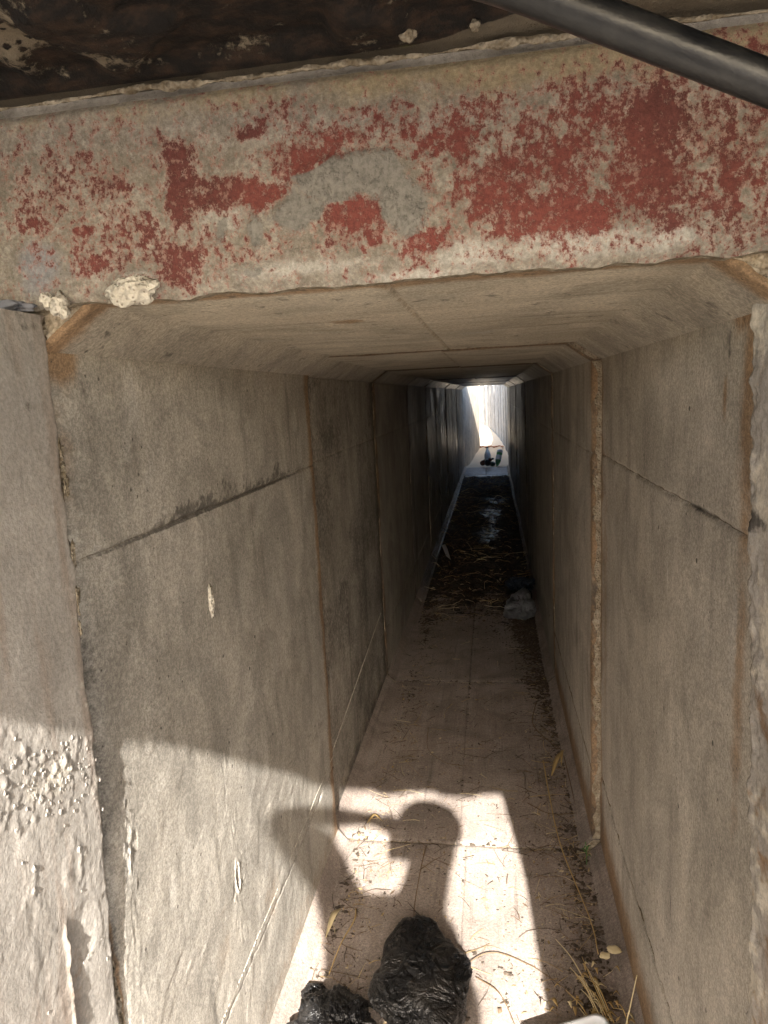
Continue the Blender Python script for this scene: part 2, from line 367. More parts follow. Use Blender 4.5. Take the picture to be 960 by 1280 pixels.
        def at(sv, y):
            px = np.interp(sv, seg, pts[:, 0]); dm = edge_dist(y, y0, y1)
            z0 = np.zeros_like(y)
            if kind == 'roof_panel':
                z0 = z0*0
                jd = .62*np.exp(-(dm/(.022*y))**2) if i >= 1 else z0
                rust = 1.1*np.exp(-((y-y0)/(0.03 if i else 0.050))**2)+0.8*np.exp(-((y1-y)/0.018)**2)+0.35*np.exp(-(sv/0.012)**2)
                if i == 0: rust = rust+blobs(px, y, [(-0.134, 1.335, 0.035, 0.035, 1.0)])
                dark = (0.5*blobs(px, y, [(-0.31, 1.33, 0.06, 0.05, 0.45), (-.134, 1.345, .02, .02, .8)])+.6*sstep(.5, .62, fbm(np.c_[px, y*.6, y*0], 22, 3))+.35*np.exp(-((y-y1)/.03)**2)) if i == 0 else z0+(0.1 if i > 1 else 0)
                pale = blobs(px, y, [(0.1, 1.75, .12, .10, .45), (0.15, 2.2, .2, .03, .5)]) if i == 0 else z0
                return dict(rust=rust, dark=dark+jd, pale=pale, wet=z0+wetk*0.95, tone=.95*sstep(seg[1]-.05, seg[2]-.01, sv))
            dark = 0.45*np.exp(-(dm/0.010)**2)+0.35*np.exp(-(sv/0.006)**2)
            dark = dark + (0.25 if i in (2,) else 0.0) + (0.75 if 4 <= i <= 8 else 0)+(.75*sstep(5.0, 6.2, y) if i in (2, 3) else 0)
            dark = dark + 0.30*np.exp(-((px-0.36)/0.09)**2)*(i < 4)
            pale = 0.35*blobs(px, y, [(0.12, 3.0, .05, .5, 1), (-.1, 3.1, .03, .5, .9), (.2, 1.9, .05, .4, .8), (-.12, 4.3, .05, .4, .8)])
            return dict(rust=z0+(0.12 if i < 2 else 0), dark=dark, pale=pale, wet=z0+wetk)
        if (side > 0) == (kind == 'roof_panel'):
            f2, a2, A, B = (lambda y, sv: fn(sv, y)), (lambda y, sv: at(sv, y)), Y, S
        else:
            f2, a2, A, B = fn, at, S, Y
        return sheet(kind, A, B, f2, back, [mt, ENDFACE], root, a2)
    for s in (-1, 1): swept(s, 'roof_panel'); swept(s, 'floor_panel')
    return root
secs = [make_section(i) for i in range(10)]

# raised form lines and lumps that belong to the first section's left wall
PALEM = aggregate('pale_mortar', (0.48, 0.44, 0.37), (0.62, 0.58, 0.50))
def lump(name, c, r, seed, mat, parent, sub=3, rough=0.35, sc_=14):
    bm = bmesh.new(); bmesh.ops.create_icosphere(bm, subdivisions=sub, radius=1.0)
    P = np.array([v.co[:] for v in bm.verts]); n = fbm(P*1.0, 1.3, 4, off=seed)
    P = P*(1+rough*n)[:, None]*np.asarray(r)+np.asarray(c)
    for v, p in zip(bm.verts, P): v.co = p
    return from_bm(name, bm, mat, parent)
lump('mortar_lump', (-W2+0.003, 1.378, 1.24), (0.006, 0.009, 0.036), 3.0, PALEM, secs[0])
def tube(name, pts, rad, mat, parent=None, n=10, wob=0.0, seed=0, closed_ends=True):
    pts = np.asarray(pts, float); N = len(pts); rad = np.broadcast_to(np.asarray(rad, float), (N,))
    T = np.gradient(pts, axis=0); T /= np.linalg.norm(T, axis=1)[:, None]+1e-12
    ref = np.array([0, 0, 1.0]) if abs(T[0, 2]) < 0.9 else np.array([1.0, 0, 0])
    A = np.cross(T, ref); A /= np.linalg.norm(A, axis=1)[:, None]; B = np.cross(T, A)
    th = np.arange(n)*2*math.pi/n
    V = pts[:, None]+rad[:, None, None]*(np.cos(th)[None, :, None]*A[:, None]+np.sin(th)[None, :, None]*B[:, None])
    if wob: 
        nn = fbm(V.reshape(-1, 3), 40, 3, off=seed).reshape(N, n); V = pts[:, None]+(V-pts[:, None])*(1+wob*nn)[..., None]
    V = V.reshape(-1, 3); F = []
    for a in range(N-1):
        for b in range(n):
            F.append((a*n+b, a*n+(b+1) % n, (a+1)*n+(b+1) % n, (a+1)*n+b))
    F.append(tuple(range(n-1, -1, -1))); F.append(tuple((N-1)*n+b for b in range(n)))
    return mesh_obj(name, V.tolist(), F, mat, parent, True)
yy = np.linspace(0.95, 2.34, 90)
tube('form_ridge', np.c_[np.full(90, -W2+0.0004), yy, 0.318+0.02*(yy-0.95)+0.0015*np.sin(yy*31)], 0.0012, PALEM, secs[0], 6, 0.5)
yy = np.linspace(2.37, 3.6, 60)
tube('form_ridge', np.c_[np.full(60, -W2-0.009), yy, 0.345+0.12*(yy-2.37)], 0.0022, PALEM, secs[1], 6, 0.5)

# ------------------------------------------------------------------ headwall with the peeling red paint
FX = lambda px: -0.483+(px/960.0)*0.915
def FZ(px, py):
    b = 385-0.069*(px-50); t = 145-0.133*px
    return 2.037-(py-t)/(b-t)*0.24
def pxb(l): return [(FX(a), FZ(a, b), ra*0.00095, rb*0.00095, s) for (a, b, ra, rb, s) in l]
RED = pxb([(245, 190, 30, 22, 1), (243, 240, 26, 40, 1), (305, 236, 60, 22, 1), (355, 238, 40, 18, 1), (425, 195, 52, 34, .85), (440, 165, 55, 14, .7), (345, 160, 25, 9, .8),
           (235, 328, 30, 32, 1), (205, 300, 40, 34, .6), (140, 230, 50, 26, .55), (30, 282, 34, 12, .8), (105, 285, 26, 10, .75), (475, 262, 48, 20, 1.15), (480, 290, 60, 18, .6),
           (565, 306, 32, 20, .9), (120, 320, 70, 36, .5), (60, 240, 60, 44, .45), (605, 165, 55, 36, .75), (655, 235, 66, 42, .88), (720, 195, 90, 60, .72), (740, 262, 100, 36, .95),
           (838, 160, 50, 66, 1.1), (845, 225, 58, 48, 1), (862, 272, 16, 24, .9), (780, 125, 75, 40, .7), (640, 130, 60, 25, .5), (935, 200, 40, 110, .7), (905, 245, 40, 50, .5),
           (520, 140, 50, 24, .5), (948, 80, 24, 40, .75), (505, 205, 30, 30, .3), (80, 200, 90, 40, .38), (150, 290, 110, 50, .42), (300, 310, 80, 30, .36), (380, 130, 60, 20, .35), (700, 230, 150, 70, .5), (915, 180, 50, 120, .5), (560, 160, 80, 40, .42), (300, 200, 30, 14, .3), (190, 350, 60, 12, .4), (330, 320, 60, 16, .25), (700, 290, 90, 16, .4)])
CEM = pxb([(480, 215, 95, 34, 1), (405, 262, 42, 26, 1), (545, 250, 40, 46, .9), (345, 290, 16, 34, .8), (300, 290, 14, 26, .7), (330, 340, 50, 10, .6), (600, 200, 40, 20, .4)])
BLUE = pxb([(30, 335, 50, 45, 1), (60, 340, 60, 30, .6)])
WHT = pxb([(760, 305, 130, 22, .9), (620, 320, 60, 24, .9), (400, 335, 130, 16, .7), (100, 250, 130, 80, .35), (560, 345, 120, 10, .7), (300, 270, 60, 30, .6), (860, 300, 60, 20, .8), (170, 355, 35, 18, 1.1), (640, 200, 30, 20, .5)])
M = Mat('peeling_red_paint')
n1 = M.noise(16, 6, 0.72); n2 = M.noise(60, 6, 0.8); n3 = M.noise(150, 4, 0.75); n4 = M.noise(5, 4)
base = M.mix(M.step(n1, 0.35, 0.65), (0.205, 0.180, 0.146), (0.300, 0.272, 0.230))
base = M.mix(M.step(n2, 0.48, 0.62, 0, .75), base, (0.165, 0.142, 0.115))
base = M.mix(M.step(M.noise(48, 6, .8), 0.50, 0.62, 0, .55), base, (0.37, 0.342, 0.295))
base = M.mix(M.step(M.math('ADD', M.attr('white'), M.math('MULTIPLY', M.math('SUBTRACT', n2, .5), 1.2)), .3, .8, 0, .8), base, (0.44, 0.42, 0.38))
base = M.mix(M.step(M.math('ADD', M.attr('ochre'), M.math('MULTIPLY', M.math('SUBTRACT', n1, .5), 1.6)), .35, .9, 0, .7), base, M.mix(n2, (0.17, 0.125, 0.065), (0.36, 0.29, 0.16)))
base = M.mix(M.step(M.math('ADD', M.attr('blue'), M.math('MULTIPLY', M.math('SUBTRACT', n1, .5), 1.3)), .35, .9, 0, .75), base, (0.21, 0.215, 0.23))
ra = M.attr('red')
n5 = M.noise(130, 6, .8, M.scaled((1, 1, .75))); n6 = M.noise(42, 6, .75)
rr = M.math('ADD', M.math('MULTIPLY', ra, 1.02), M.math('ADD', M.math('MULTIPLY', M.math('SUBTRACT', n5, 0.5), 2.9), M.math('ADD', M.math('MULTIPLY', M.math('SUBTRACT', n6, .5), 2.7), M.math('MULTIPLY', M.math('SUBTRACT', n1, .5), .9))))
fl = M.step(M.noise(85, 5, .75), .54, .62, 1.0, .25)
rmask = M.math('MULTIPLY', M.step(rr, 0.38, 0.68, 0, .9), fl)
redc = M.mix(M.step(n4, .3, .7), (0.175, 0.040, 0.032), (0.095, 0.023, 0.020))
redc = M.mix(M.step(n3, .5, .75, 0, .35), redc, (0.12, 0.03, 0.025))
thin = M.step(rr, 0.10, 0.5, 0, .55)
col = M.mix(thin, base, (0.34, 0.15, 0.12))
col = M.mix(rmask, col, redc)
cm = M.step(M.math('ADD', M.attr('cement'), M.math('ADD', M.math('MULTIPLY', M.math('SUBTRACT', n1, .5), 1.4), M.math('MULTIPLY', M.math('SUBTRACT', n2, .5), .7))), .42, .60)
redcem = M.step(M.math('SUBTRACT', ra, M.attr('cement')), 0.05, 0.15)
cm = M.math('MULTIPLY', cm, M.math('SUBTRACT', 1.0, redcem))
col = M.mix(cm, col, M.mix(n1, (0.165, 0.155, 0.138), (0.225, 0.212, 0.188)))
col = M.mul(col, M.step(n3, .3, .7, .72, 1.18))
h = M.math('ADD', M.math('MULTIPLY', rmask, 0.28), M.math('MULTIPLY', n2, M.math('SUBTRACT', 1.0, M.math('MULTIPLY', cm, .7))))
h = M.math('ADD', h, M.math('MULTIPLY', cm, 0.5))
nb = M.bump(h, 0.7, 0.005); nb = M.bump(n3, .35, .002, nb)
PAINT = M.fin(col, 0.85, nb, 0.3)
SPALL = aggregate('broken_render_edge', (0.14, 0.11, 0.07), (0.33, 0.285, 0.215))
hw = empty('headwall', (0, 0.88, 1.8), label='concrete headwall beam with peeling red paint above the tunnel mouth', cat='wall')
def fn(u, v):
    p = np.c_[u, np.zeros_like(u), v]
    d = 0.004*fbm(p, 4, 3)+0.0016*fbm(p, 28, 4)
    d += 0.0035*sstep(.4, .6, blobs(u, v, CEM)+0.3*fbm(p, 20, 3))
    d += 0.012*blobs(u, v, [(FX(170), FZ(170, 358), 0.030, 0.016, 1)])*(1+.6*fbm(p, 50, 3))
    eb = v-1.797; d -= 0.012*np.exp(-(eb/0.008)**2)*(0.6+fbm(p, 25, 4))
    et = 2.037-v; d -= 0.006*np.exp(-(et/0.005)**2)
    zz = v + 0.006*fbm(np.c_[u, u*0, u*0+2], 14, 4)*np.exp(-(eb/0.03)**2)
    return np.c_[u, 0.880-d, zz]
def at(u, v):
    p = np.c_[u, np.zeros_like(u), v]
    och = 0.95*sstep(1.945, 2.035, v)*(0.5+0.6*sstep(-.5, .4, u))
    red = blobs(u, v, RED); red = np.where(np.abs(u) > 0.52, 0.35, red)
    return dict(red=red, cement=blobs(u, v, CEM), white=blobs(u, v, WHT), blue=blobs(u, v, BLUE), ochre=och)
sheet('painted_face', samples(-1.1, 1.1, 0.005), samples(1.797, 2.037, 0.004), fn, (0, 0.018, 0), [PAINT, SPALL], hw, at)
xs = np.linspace(-1.1, 1.1, 260); lipn = fbm(np.c_[xs, xs*0, xs*0], 6, 5)
tube('mortar_lip', np.c_[xs, 0.872-0.004*lipn, 2.0425+0.0025*fbm(np.c_[xs, xs*0+4, xs*0], 5, 4)], 0.0032+0.0042*np.clip(lipn, -.65, 1), SPALL, hw, 9, 0.9, 4)
# white lump of plaster over the lower edge and the crusty bits left of it
lump('plaster_lump', (FX(172), 0.866, 1.806), (0.033, 0.012, 0.017), 8.0, PALEM, hw, 4, .5)
lump('plaster_lump', (FX(62), 0.868, 1.795), (0.012, 0.012, 0.015), 9.0, PALEM, hw, 3, .7)
lump('plaster_lump', (FX(45), 0.866, 1.803), (0.008, 0.010, 0.009), 12.0, PALEM, hw, 3, .7)

# a scrap of grey cloth jammed in the gap at the left end of the beam
M = Mat('grey_cloth_scrap'); n1 = M.noise(30, 5, .7)
SCRAP = M.fin(M.mix(n1, (0.10, 0.105, 0.12), (0.22, 0.225, 0.25)), .8, M.bump(n1, .8, .006), .2)
cs = lump('cloth_scrap', (-0.492, 0.862, 1.797), (0.030, 0.016, 0.007), 6.6, SCRAP, None, 4, .7)
tag(cs, 'grey blue cloth scrap jammed under the left end of the red beam', 'cloth')

# ------------------------------------------------------------------ roof slab over the entrance, its soffit blackened
M = Mat('mouldy_soffit')
n1 = M.noise(12, 6, .7); n2 = M.noise(55, 5, .75); v1 = M.vor(70); n3 = M.noise(28, 5, .7, M.scaled((1, 2.2, 1)))
col = M.mix(M.step(n3, .42, .68), (0.006, 0.0045, 0.0035), (0.034, 0.019, 0.011))
pa = M.math('ADD', M.math('MULTIPLY', M.attr('pale'), .55), M.math('ADD', M.math('MULTIPLY', M.math('SUBTRACT', n2, .5), 1.4), M.math('MULTIPLY', M.math('SUBTRACT', n1, .5), 2.4)))
pm = M.math('MULTIPLY', M.step(pa, .34, .56), M.step(M.math('ADD', v1, M.math('MULTIPLY', M.math('SUBTRACT', n2, .5), 1.1)), .22, .34))
col = M.mix(pm, col, M.mix(n2, (0.10, 0.078, 0.050), (0.22, 0.185, 0.135)))
cmk = M.step(M.math('ADD', M.attr('cement'), M.math('MULTIPLY', M.math('SUBTRACT', n1, .5), .8)), .42, .52)
col = M.mix(cmk, col, M.mix(n2, (0.070, 0.058, 0.042), (0.115, 0.094, 0.066)))
gr = M.step(M.math('ADD', M.attr('moss'), M.math('MULTIPLY', M.math('SUBTRACT', n1, .5), .8)), .5, .8, 0, .7)
col = M.mix(gr, col, (0.13, 0.15, 0.03))
nb = M.bump(M.math('ADD', n2, M.math('MULTIPLY', pm, .6)), .9, .006)
SOFFIT = M.fin(col, 0.8, nb, 0.3)
slab = empty('roof_slab', (0, 0, 2.05), label='blackened concrete roof slab overhead, its mouldy underside above the red headwall', cat='slab')
SB = [(-.3, .76, .3, .1, .28), (-0.42, .74, .12, .08, .9), (-.36, .845, .035, .014, .85), (-0.14, .845, .06, .022, .85), (-.02, .835, .05, .012, .6), (-.25, .72, .05, .02, .4), (-.1, .78, .02, .06, .5), (-.10, .82, .05, .03, .5), (0.05, .80, .06, .04, .45), (.15, .80, .06, .05, .5), (.02, .85, .03, .012, .5)]
def fn(x, y):
    p = np.c_[x, y, x*0+9]
    d = 0.006*fbm(p, 6, 4)+0.0035*fbm(p, 30, 3)
    d = d*sstep(0.885, 0.82, y)+0.004*sstep(.40, .52, -blobs(x, y, SB)+.5)*0
    return np.c_[x, y, 2.052+d+0.016*sstep(.87, .835, y)*sstep(-.35, -.2, fbm(p, 5, 2)-.1)]
def at(x, y):
    cem = 1.0*sstep(.866-.03*sstep(0, .25, x)-0.08*sstep(.22, .4, x), .880-.03*sstep(0, .25, x)-0.08*sstep(.22, .4, x), y)
    return dict(pale=blobs(x, y, SB), cement=cem, moss=blobs(x, y, [(.22, .85, .03, .03, .9), (.05, .87, .03, .01, .6)]))
sheet('soffit', np.unique(np.r_[np.linspace(-1.9, -.65, 12), np.linspace(-.65, .65, 200), np.linspace(.65, 1.9, 12)]), np.unique(np.r_[np.linspace(-.42, .55, 20), np.linspace(.55, .898, 70)]), fn, (0, 0, 0.040), [SOFFIT], slab, at)
bm = bmesh.new(); bmesh.ops.create_cube(bm, size=1, matrix=Matrix.Translation((0, 0.24, 2.170))@Matrix.Diagonal((3.8, 1.310, 0.15, 1)))
bmesh.ops.bevel(bm, geom=bm.edges[:], offset=0.012, segments=2, affect='EDGES')
from_bm('slab_body', bm, WALL, slab, False)
lump('spall_stone', (0.05, 0.845, 2.052), (0.009, 0.008, 0.007), 2.2, SPALL, slab)
lump('spall_stone', (0.125, 0.85, 2.055), (0.006, 0.006, 0.006), 5.2, SPALL, slab)

# ------------------------------------------------------------------ wing walls
M = Mat('rough_plaster')
n1 = M.noise(7, 5, .65); n2 = M.noise(40, 6, .75); n3 = M.noise(150, 4, .7); st = M.noise(2, 5, .6, M.scaled((8, 9, 1.1)))
col = M.mix(M.step(n1, .35, .65), (0.300, 0.276, 0.246), (0.380, 0.353, 0.318))
col = M.mix(M.step(st, .48, .7, 0, .5), col, (0.25, 0.18, 0.135))
col = M.mix(M.step(n2, .55, .75, 0, .5), col, (0.45, 0.42, 0.37))
col = M.mix(M.step(M.math('ADD', M.attr('pale'), M.math('MULTIPLY', M.math('SUBTRACT', n2, .5), 1.4)), .4, .8, 0, .85), col, (0.60, 0.55, 0.46))
col = M.mix(M.step(M.math('ADD', M.attr('rust'), M.math('MULTIPLY', M.math('SUBTRACT', n2, .5), 1.4)), .4, .8, 0, .85), col, (0.21, 0.125, 0.065))
col = M.mix(M.step(M.math('ADD', M.attr('dark'), M.math('MULTIPLY', M.math('SUBTRACT', n2, .5), 1.4)), .45, .75, 0, .85), col, (0.06, 0.055, 0.05))
col = M.mul(col, M.step(n3, .3, .7, .82, 1.15))
vf = M.noise(360, 3, .7); nb = M.bump(M.math('ADD', M.math('MULTIPLY', n2, .5), n3), .45, .0022); nb = M.bump(vf, .4, .0008, nb)
PLASTER = M.fin(col, .95, nb, .1)
lw = empty('wing_wall', (-0.47, 0.88, 0), label='rough plastered side wall left of the mouth with flaking sunlit lower half', cat='wall')
def ledge(z): return 0.0022+0.0135*sstep(0.68, 1.10, z)
def fn(y, z):
    p = np.c_[y, z, y*0+21]
    e = 0.896-0.012*sstep(1.75, .7, z)+0.0065*fbm(np.c_[z*0, z, z*0], 13, 5)
    t = (y+0.7)/(0.90+0.7); yv = -0.7+t*(e+0.7)
    d = ledge(z)+0.0009*fbm(p, 4, 3)+0.0003*fbm(p, 40, 4)+0.0005*sstep(.0, .05, fbm(p, 11, 5))+0.0006*sstep(.30, .33, fbm(p, 17, 5, off=6))
    d += 0.006*np.clip(fbm(p, 70, 3)-0.18, 0, 1)*blobs(yv, z, [(.80, 1.17, .09, .05, 1), (.72, 1.20, .06, .05, 1), (.87, .95, .02, .2, .5), (.83, 1.02, .05, .06, .5)])
    gz = sstep(.70, .74, z)*sstep(.965, .93, z)
    d += 0.0035*gz*np.exp(-((yv+0.004*fbm(p, 30, 3)-.775)/0.004)**2)*(1+fbm(p, 45, 3))-0.0035*gz*sstep(.777, .782, yv+0.004*fbm(p, 30, 3))*sstep(.862, .80, yv)*(1+.5*fbm(p, 40, 4))
    d -= 0.010*np.exp(-((e-yv)/0.004)**2)*(.6+.6*fbm(p, 50, 3))
    return np.c_[-W2+d, yv, z]
def at(y, z):
    return dict(pale=blobs(y, z, [(.80, 1.17, .10, .05, .55), (.89, 1.2, .012, .5, .45), (.74, .8, .1, .1, .3)]),
                rust=blobs(y, z, [(.80, .85, .05, .11, .5), (.83, 1.55, .03, .12, .3), (.80, 1.35, .05, .08, .3)]),
                dark=blobs(y, z, [(.84, 1.66, .02, .05, .5), (.87, 1.78, .05, .03, .6), (.87, 1.25, .02, .05, .35)]))
Ys = np.unique(np.r_[np.linspace(-.7, .5, 25), np.linspace(.5, .90, 130), .898, .896])
sheet('plaster_face', np.unique(np.r_[np.linspace(0, .55, 14), np.linspace(.55, 1.788, 260)]), Ys, lambda z, y: fn(y, z), (-0.25, 0, 0), [PLASTER, PLASTER], lw, lambda z, y: at(y, z))
for k, (y, z, a, b) in enumerate([(.902, 1.60, .006, .020), (.904, 1.555, .006, .014), (.903, 1.575, .005, .012), (.899, 1.455, .007, .020), (.896, 1.39, .007, .022), (.80, 1.43, .006, .03), (.80, 1.385, .007, .012), (.893, 1.345, .005, .012)][:5]+[(.893, 1.345, .004, .012)]):
    lump('plaster_flake', (-W2+.013, y-.006, z), (.0035, a*.8, b), k*1.7, SPALL, lw, 4, 1.0)
# crumbs of plaster stuck on the sunlit part
bmv, bmf = [], []
ico = bmesh.new(); bmesh.ops.create_icosphere(ico, subdivisions=2, radius=1); IV = np.array([v.co[:] for v in ico.verts]); IF = [[v.index for v in f.verts] for f in ico.faces]; ico.free()
for k in range(170):
    if k < 125: y = rng.normal(.79, .06); z = rng.normal(1.160, .030)-(y-.8)*.35
    else:
        y = rng.uniform(.62, .89); z = rng.uniform(.7, 1.1)
        if k % 3: continue
    if y > .889 or y < .55: continue
    s = min(rng.gamma(1.2, .0007)+.0006, .0026)
    V = IV*(1+.55*fbm(IV, 1.4, 3, off=k*3.7))[:, None]*np.array([rng.uniform(.3, .6), rng.uniform(.8, 1.5), rng.uniform(.9, 1.9)])*s+np.array([-W2+ledge(np.array([z]))[0]+.001+s*.1, y, z])
    bmf += [[i+len(bmv) for i in f] for f in IF]; bmv += V.tolist()
tag(mesh_obj('plaster_crumbs', bmv, bmf, PLASTER, lw), kind='stuff')

rw = empty('wing_wall', (0.475, 0.9, 0), label='crumbling pale plaster side wall at the right edge of the mouth', cat='wall')
def fn(y, z):
    p = np.c_[y, z, y*0+41]
    e = 0.912+0.085*sstep(.6, 1.75, z)+0.003*fbm(np.c_[z*0, z, z*0+3], 12, 5)
    t = (y-.3)/.6; back = 0.30
    yv = back+t*(e-back)
    cr = np.exp(-((e-yv)/0.05)**2)
    d = 0.006+0.004*cr*(1+1.0*fbm(p, 34, 5, .65))+0.0025*fbm(p, 7, 3)+0.002*cr*sstep(.05, .12, fbm(p, 28, 4, off=3))
    d -= 0.012*np.exp(-((e-yv)/0.003)**2)
    # unseen back end leans outwards, shaped to bound the sunlit floor patch
    lean = np.interp(z, [0, .75, .87, .88, 1.12, 1.57, 1.75], [.445, .445, .447, .455, .488, .555, .58])
    k = sstep(.55, .32, yv)
    x = (W2-d)*(1-k)+np.maximum(lean, 0.3)*k
    return np.c_[x, yv, z]
def at(y, z):
    p = np.c_[y, z, y*0+41]; n = fbm(p, 18, 4)
    return dict(pale=0.45+0.6*fbm(p, 9, 3), rust=0.35+0.6*n*(z < 1.3), dark=np.clip(-.1+.7*fbm(p, 25, 3, off=5), 0, 1)*(y > .8)+blobs(y, z, [(.885, 1.47, .03, .02, .9)]))
sheet('plaster_face', np.unique(np.r_[np.linspace(.3, .8, 24), np.linspace(.8, .9, 40), .899]), np.linspace(0, 1.788, 340), fn, (0.25, 0, 0), [PLASTER, PLASTER], rw, at)

# ------------------------------------------------------------------ ground, earth, exit channel
M = Mat('dry_earth'); n1 = M.noise(3, 6, .65); n2 = M.noise(40, 5, .7)
col = M.mix(n1, (0.33, 0.295, 0.25), (0.43, 0.395, 0.345)); col = M.mul(col, M.step(n2, .3, .7, .75, 1.15))
EARTH = M.fin(col, .95, M.bump(M.math('ADD', n1, n2), .6, .02), .2)
def box(name, lo, hi, mat, parent=None):
    lo = np.array(lo, float); hi = np.array(hi, float); c = (lo+hi)/2; s = hi-lo
    bm = bmesh.new(); bmesh.ops.create_cube(bm, size=1, matrix=Matrix.Translation(c)@Matrix.Diagonal((*s, 1)))
    return from_bm(name, bm, mat, parent, False)
g = mesh_obj('ground', [(-400, -400, -.14), (400, -400, -.14), (400, 400, -.14), (-400, 400, -.14)], [(0, 1, 2, 3)], EARTH); tag(g, kind='structure')
def fn(x, y): return np.c_[x, y, -0.012+0.012*fbm(np.c_[x, y, x*0], 3, 4)]
a = sheet('entrance_ground', np.linspace(-6, 6, 60), np.linspace(-9, .895, 60), lambda x, y: np.c_[x, y, fn(x, y)[:, 2]], (0, 0, -.1), [EARTH]); tag(a, kind='structure')
bmE = bmesh.new()
for lo, hi in (((-7, .90, -.13), (-.625, 15.62, 2.3)), ((.625, 1.0, -.13), (7, 15.62, 2.3)), ((-.62, .90, 1.935), (.62, 15.62, 2.3))):
    lo = np.array(lo); hi = np.array(hi)
    bmesh.ops.create_cube(bmE, size=1, matrix=Matrix.Translation((lo+hi)/2)@Matrix.Diagonal((*(hi-lo), 1)))
tag(from_bm('earth_bank', bmE, EARTH, None, False), kind='structure')
tag(box('side_earth', (-6, -.8, -.13), (-.74, .89, 1.7), EARTH), kind='structure')
tag(box('side_earth', (.74, .28, -.13), (6, .89, 1.7), EARTH), kind='structure')

# exit: sand channel, a pale wing wall on the left and the curved ribbed retaining wall
SANDM = Mat('pale_sand'); n1 = SANDM.noise(4, 6, .7); n2 = SANDM.noise(30, 5, .7)
SAND = SANDM.fin(SANDM.mix(n1, (0.56, 0.455, 0.32), (0.66, 0.55, 0.40)), .95, SANDM.bump(n2, .6, .03), .2)
def gz(y): return 0.122*np.clip(y-16.4, 0, 20)
s = sheet('exit_sand', np.linspace(-5, 5, 60), np.linspace(15.665, 34, 120), lambda x, y: np.c_[x, y, -0.004+gz(y)+0.02*fbm(np.c_[x, y, x*0], 1.5, 4)*sstep(16, 17, y)], (0, 0, -.1), [SAND]); tag(s, kind='structure')
PALEW = concrete('pale_exit_concrete', (0.50, 0.44, 0.355), (0.58, 0.52, 0.43), (0.43, 0.375, 0.295))
lx = empty('exit_wing_wall', (-.45, 16, 0), label='pale sunlit side wall left of the bright far exit', cat='wall')
pa, pb = np.array([-.486, 15.68]), np.array([-.175, 18.4])
for k in range(3):
    A = pa+(pb-pa)*(k/3.0); B = pa+(pb-pa)*((k+1)/3.0-.004)
    q = lambda t, z, A=A, B=B: np.c_[A[0]+(B[0]-A[0])*t, A[1]+(B[1]-A[1])*t, z]
    sheet('wall_panel', np.linspace(-.1, 2.15, 20), np.linspace(0, 1, 12), lambda z, t: q(t, z), (-.25, 0.0, 0), [PALEW], lx)
GREYW = concrete('grey_rib_concrete', (0.21, 0.206, 0.198), (0.26, 0.254, 0.243), (0.17, 0.165, 0.157))
rx = empty('retaining_wall', (.4, 20, 0), label='curved ribbed retaining wall seen through the bright far exit', cat='wall')
path = np.array([(.52, 15.72), (.53, 17.2), (.43, 18.5), (.31, 19.8), (.08, 21.2), (-.17, 22.0), (-.6, 22.5), (-1.1, 22.8), (-1.7, 23)])
tt = np.linspace(0, len(path)-1, 34)
px_ = np.c_[np.interp(tt, range(len(path)), path[:, 0]), np.interp(tt, range(len(path)), path[:, 1])]
for k in range(33):
    A, B = px_[k], px_[k]+(px_[k+1]-px_[k])*.94
    o = 0.012*(k % 2)
    nrm_ = np.array([B[1]-A[1], -(B[0]-A[0])]); nrm_ /= np.linalg.norm(nrm_)
    A = A+nrm_*o; B = B+nrm_*o
    V = []
    for P in (A, B, B+nrm_*.14, A+nrm_*.14):
        V += [(P[0], P[1], -.1), (P[0], P[1], 1.86+.03*math.sin(k*1.7)+.05*max(0, 20-P[1]))]
    mesh_obj('plank', V, [(0, 2, 3, 1), (2, 4, 5, 3), (4, 6, 7, 5), (6, 0, 1, 7), (1, 3, 5, 7), (0, 6, 4, 2)], GREYW, rx)
# reddish kerb line of broken bricks across the sand
BR = aggregate('red_brick', (0.36, 0.15, 0.08), (0.45, 0.22, 0.12))
bv, bf = [], []
for k in range(9):
    c = np.array((-.17+.07*k, 18.3+.12*math.sin(k*2.1), gz(18.3)+.02)); V = IV*(1+.4*fbm(IV, 1.4, 3, off=k*3.7))[:, None]*np.array((.04, .05, .022))+c
    bf += [[i+len(bv) for i in f] for f in IF]; bv += V.tolist()
tag(mesh_obj('brick_rubble', bv, bf, BR), 'row of reddish brick rubble across the exit sand', 'rubble', kind='stuff')

# ------------------------------------------------------------------ hose
M = Mat('black_hose_rubber'); n1 = M.noise(30, 5, .7); n2 = M.noise(160, 3, .7); n3 = M.noise(9, 4, .6, M.scaled((1, 6, 6)))
HOSE = M.fin(M.mix(M.step(n1, .45, .75), (0.006, 0.0065, 0.0075), (0.020, 0.0195, 0.019)), M.step(n3, .3, .7, .30, .44), M.bump(M.math('ADD', n2, n1), .22, .002), .5)
t = np.linspace(0, 1, 60)
P0, P1, P2, P3 = [np.array(p) for p in ((-.12, .30, 2.02), (0.02, .56, 2.00), (.175, .60, 1.952), (.55, .62, 1.782))]
def cat(t):
    pts = [P0+(P0-P1), P0, P1, P2, P3, P3+(P3-P2)]; o = []
    for u in t:
        s_ = min(int(u*3), 2); f = u*3-s_; a, b, c, d = pts[s_:s_+4]
        o.append(.5*((2*b)+(-a+c)*f+(2*a-5*b+4*c-d)*f*f+(-a+3*b-3*c+d)*f**3))
    return np.array(o)
hz = tube('hose', cat(t), 0.0150, HOSE, None, 32)
tag(hz, 'thick black rubber hose hanging across the top right corner', 'hose')

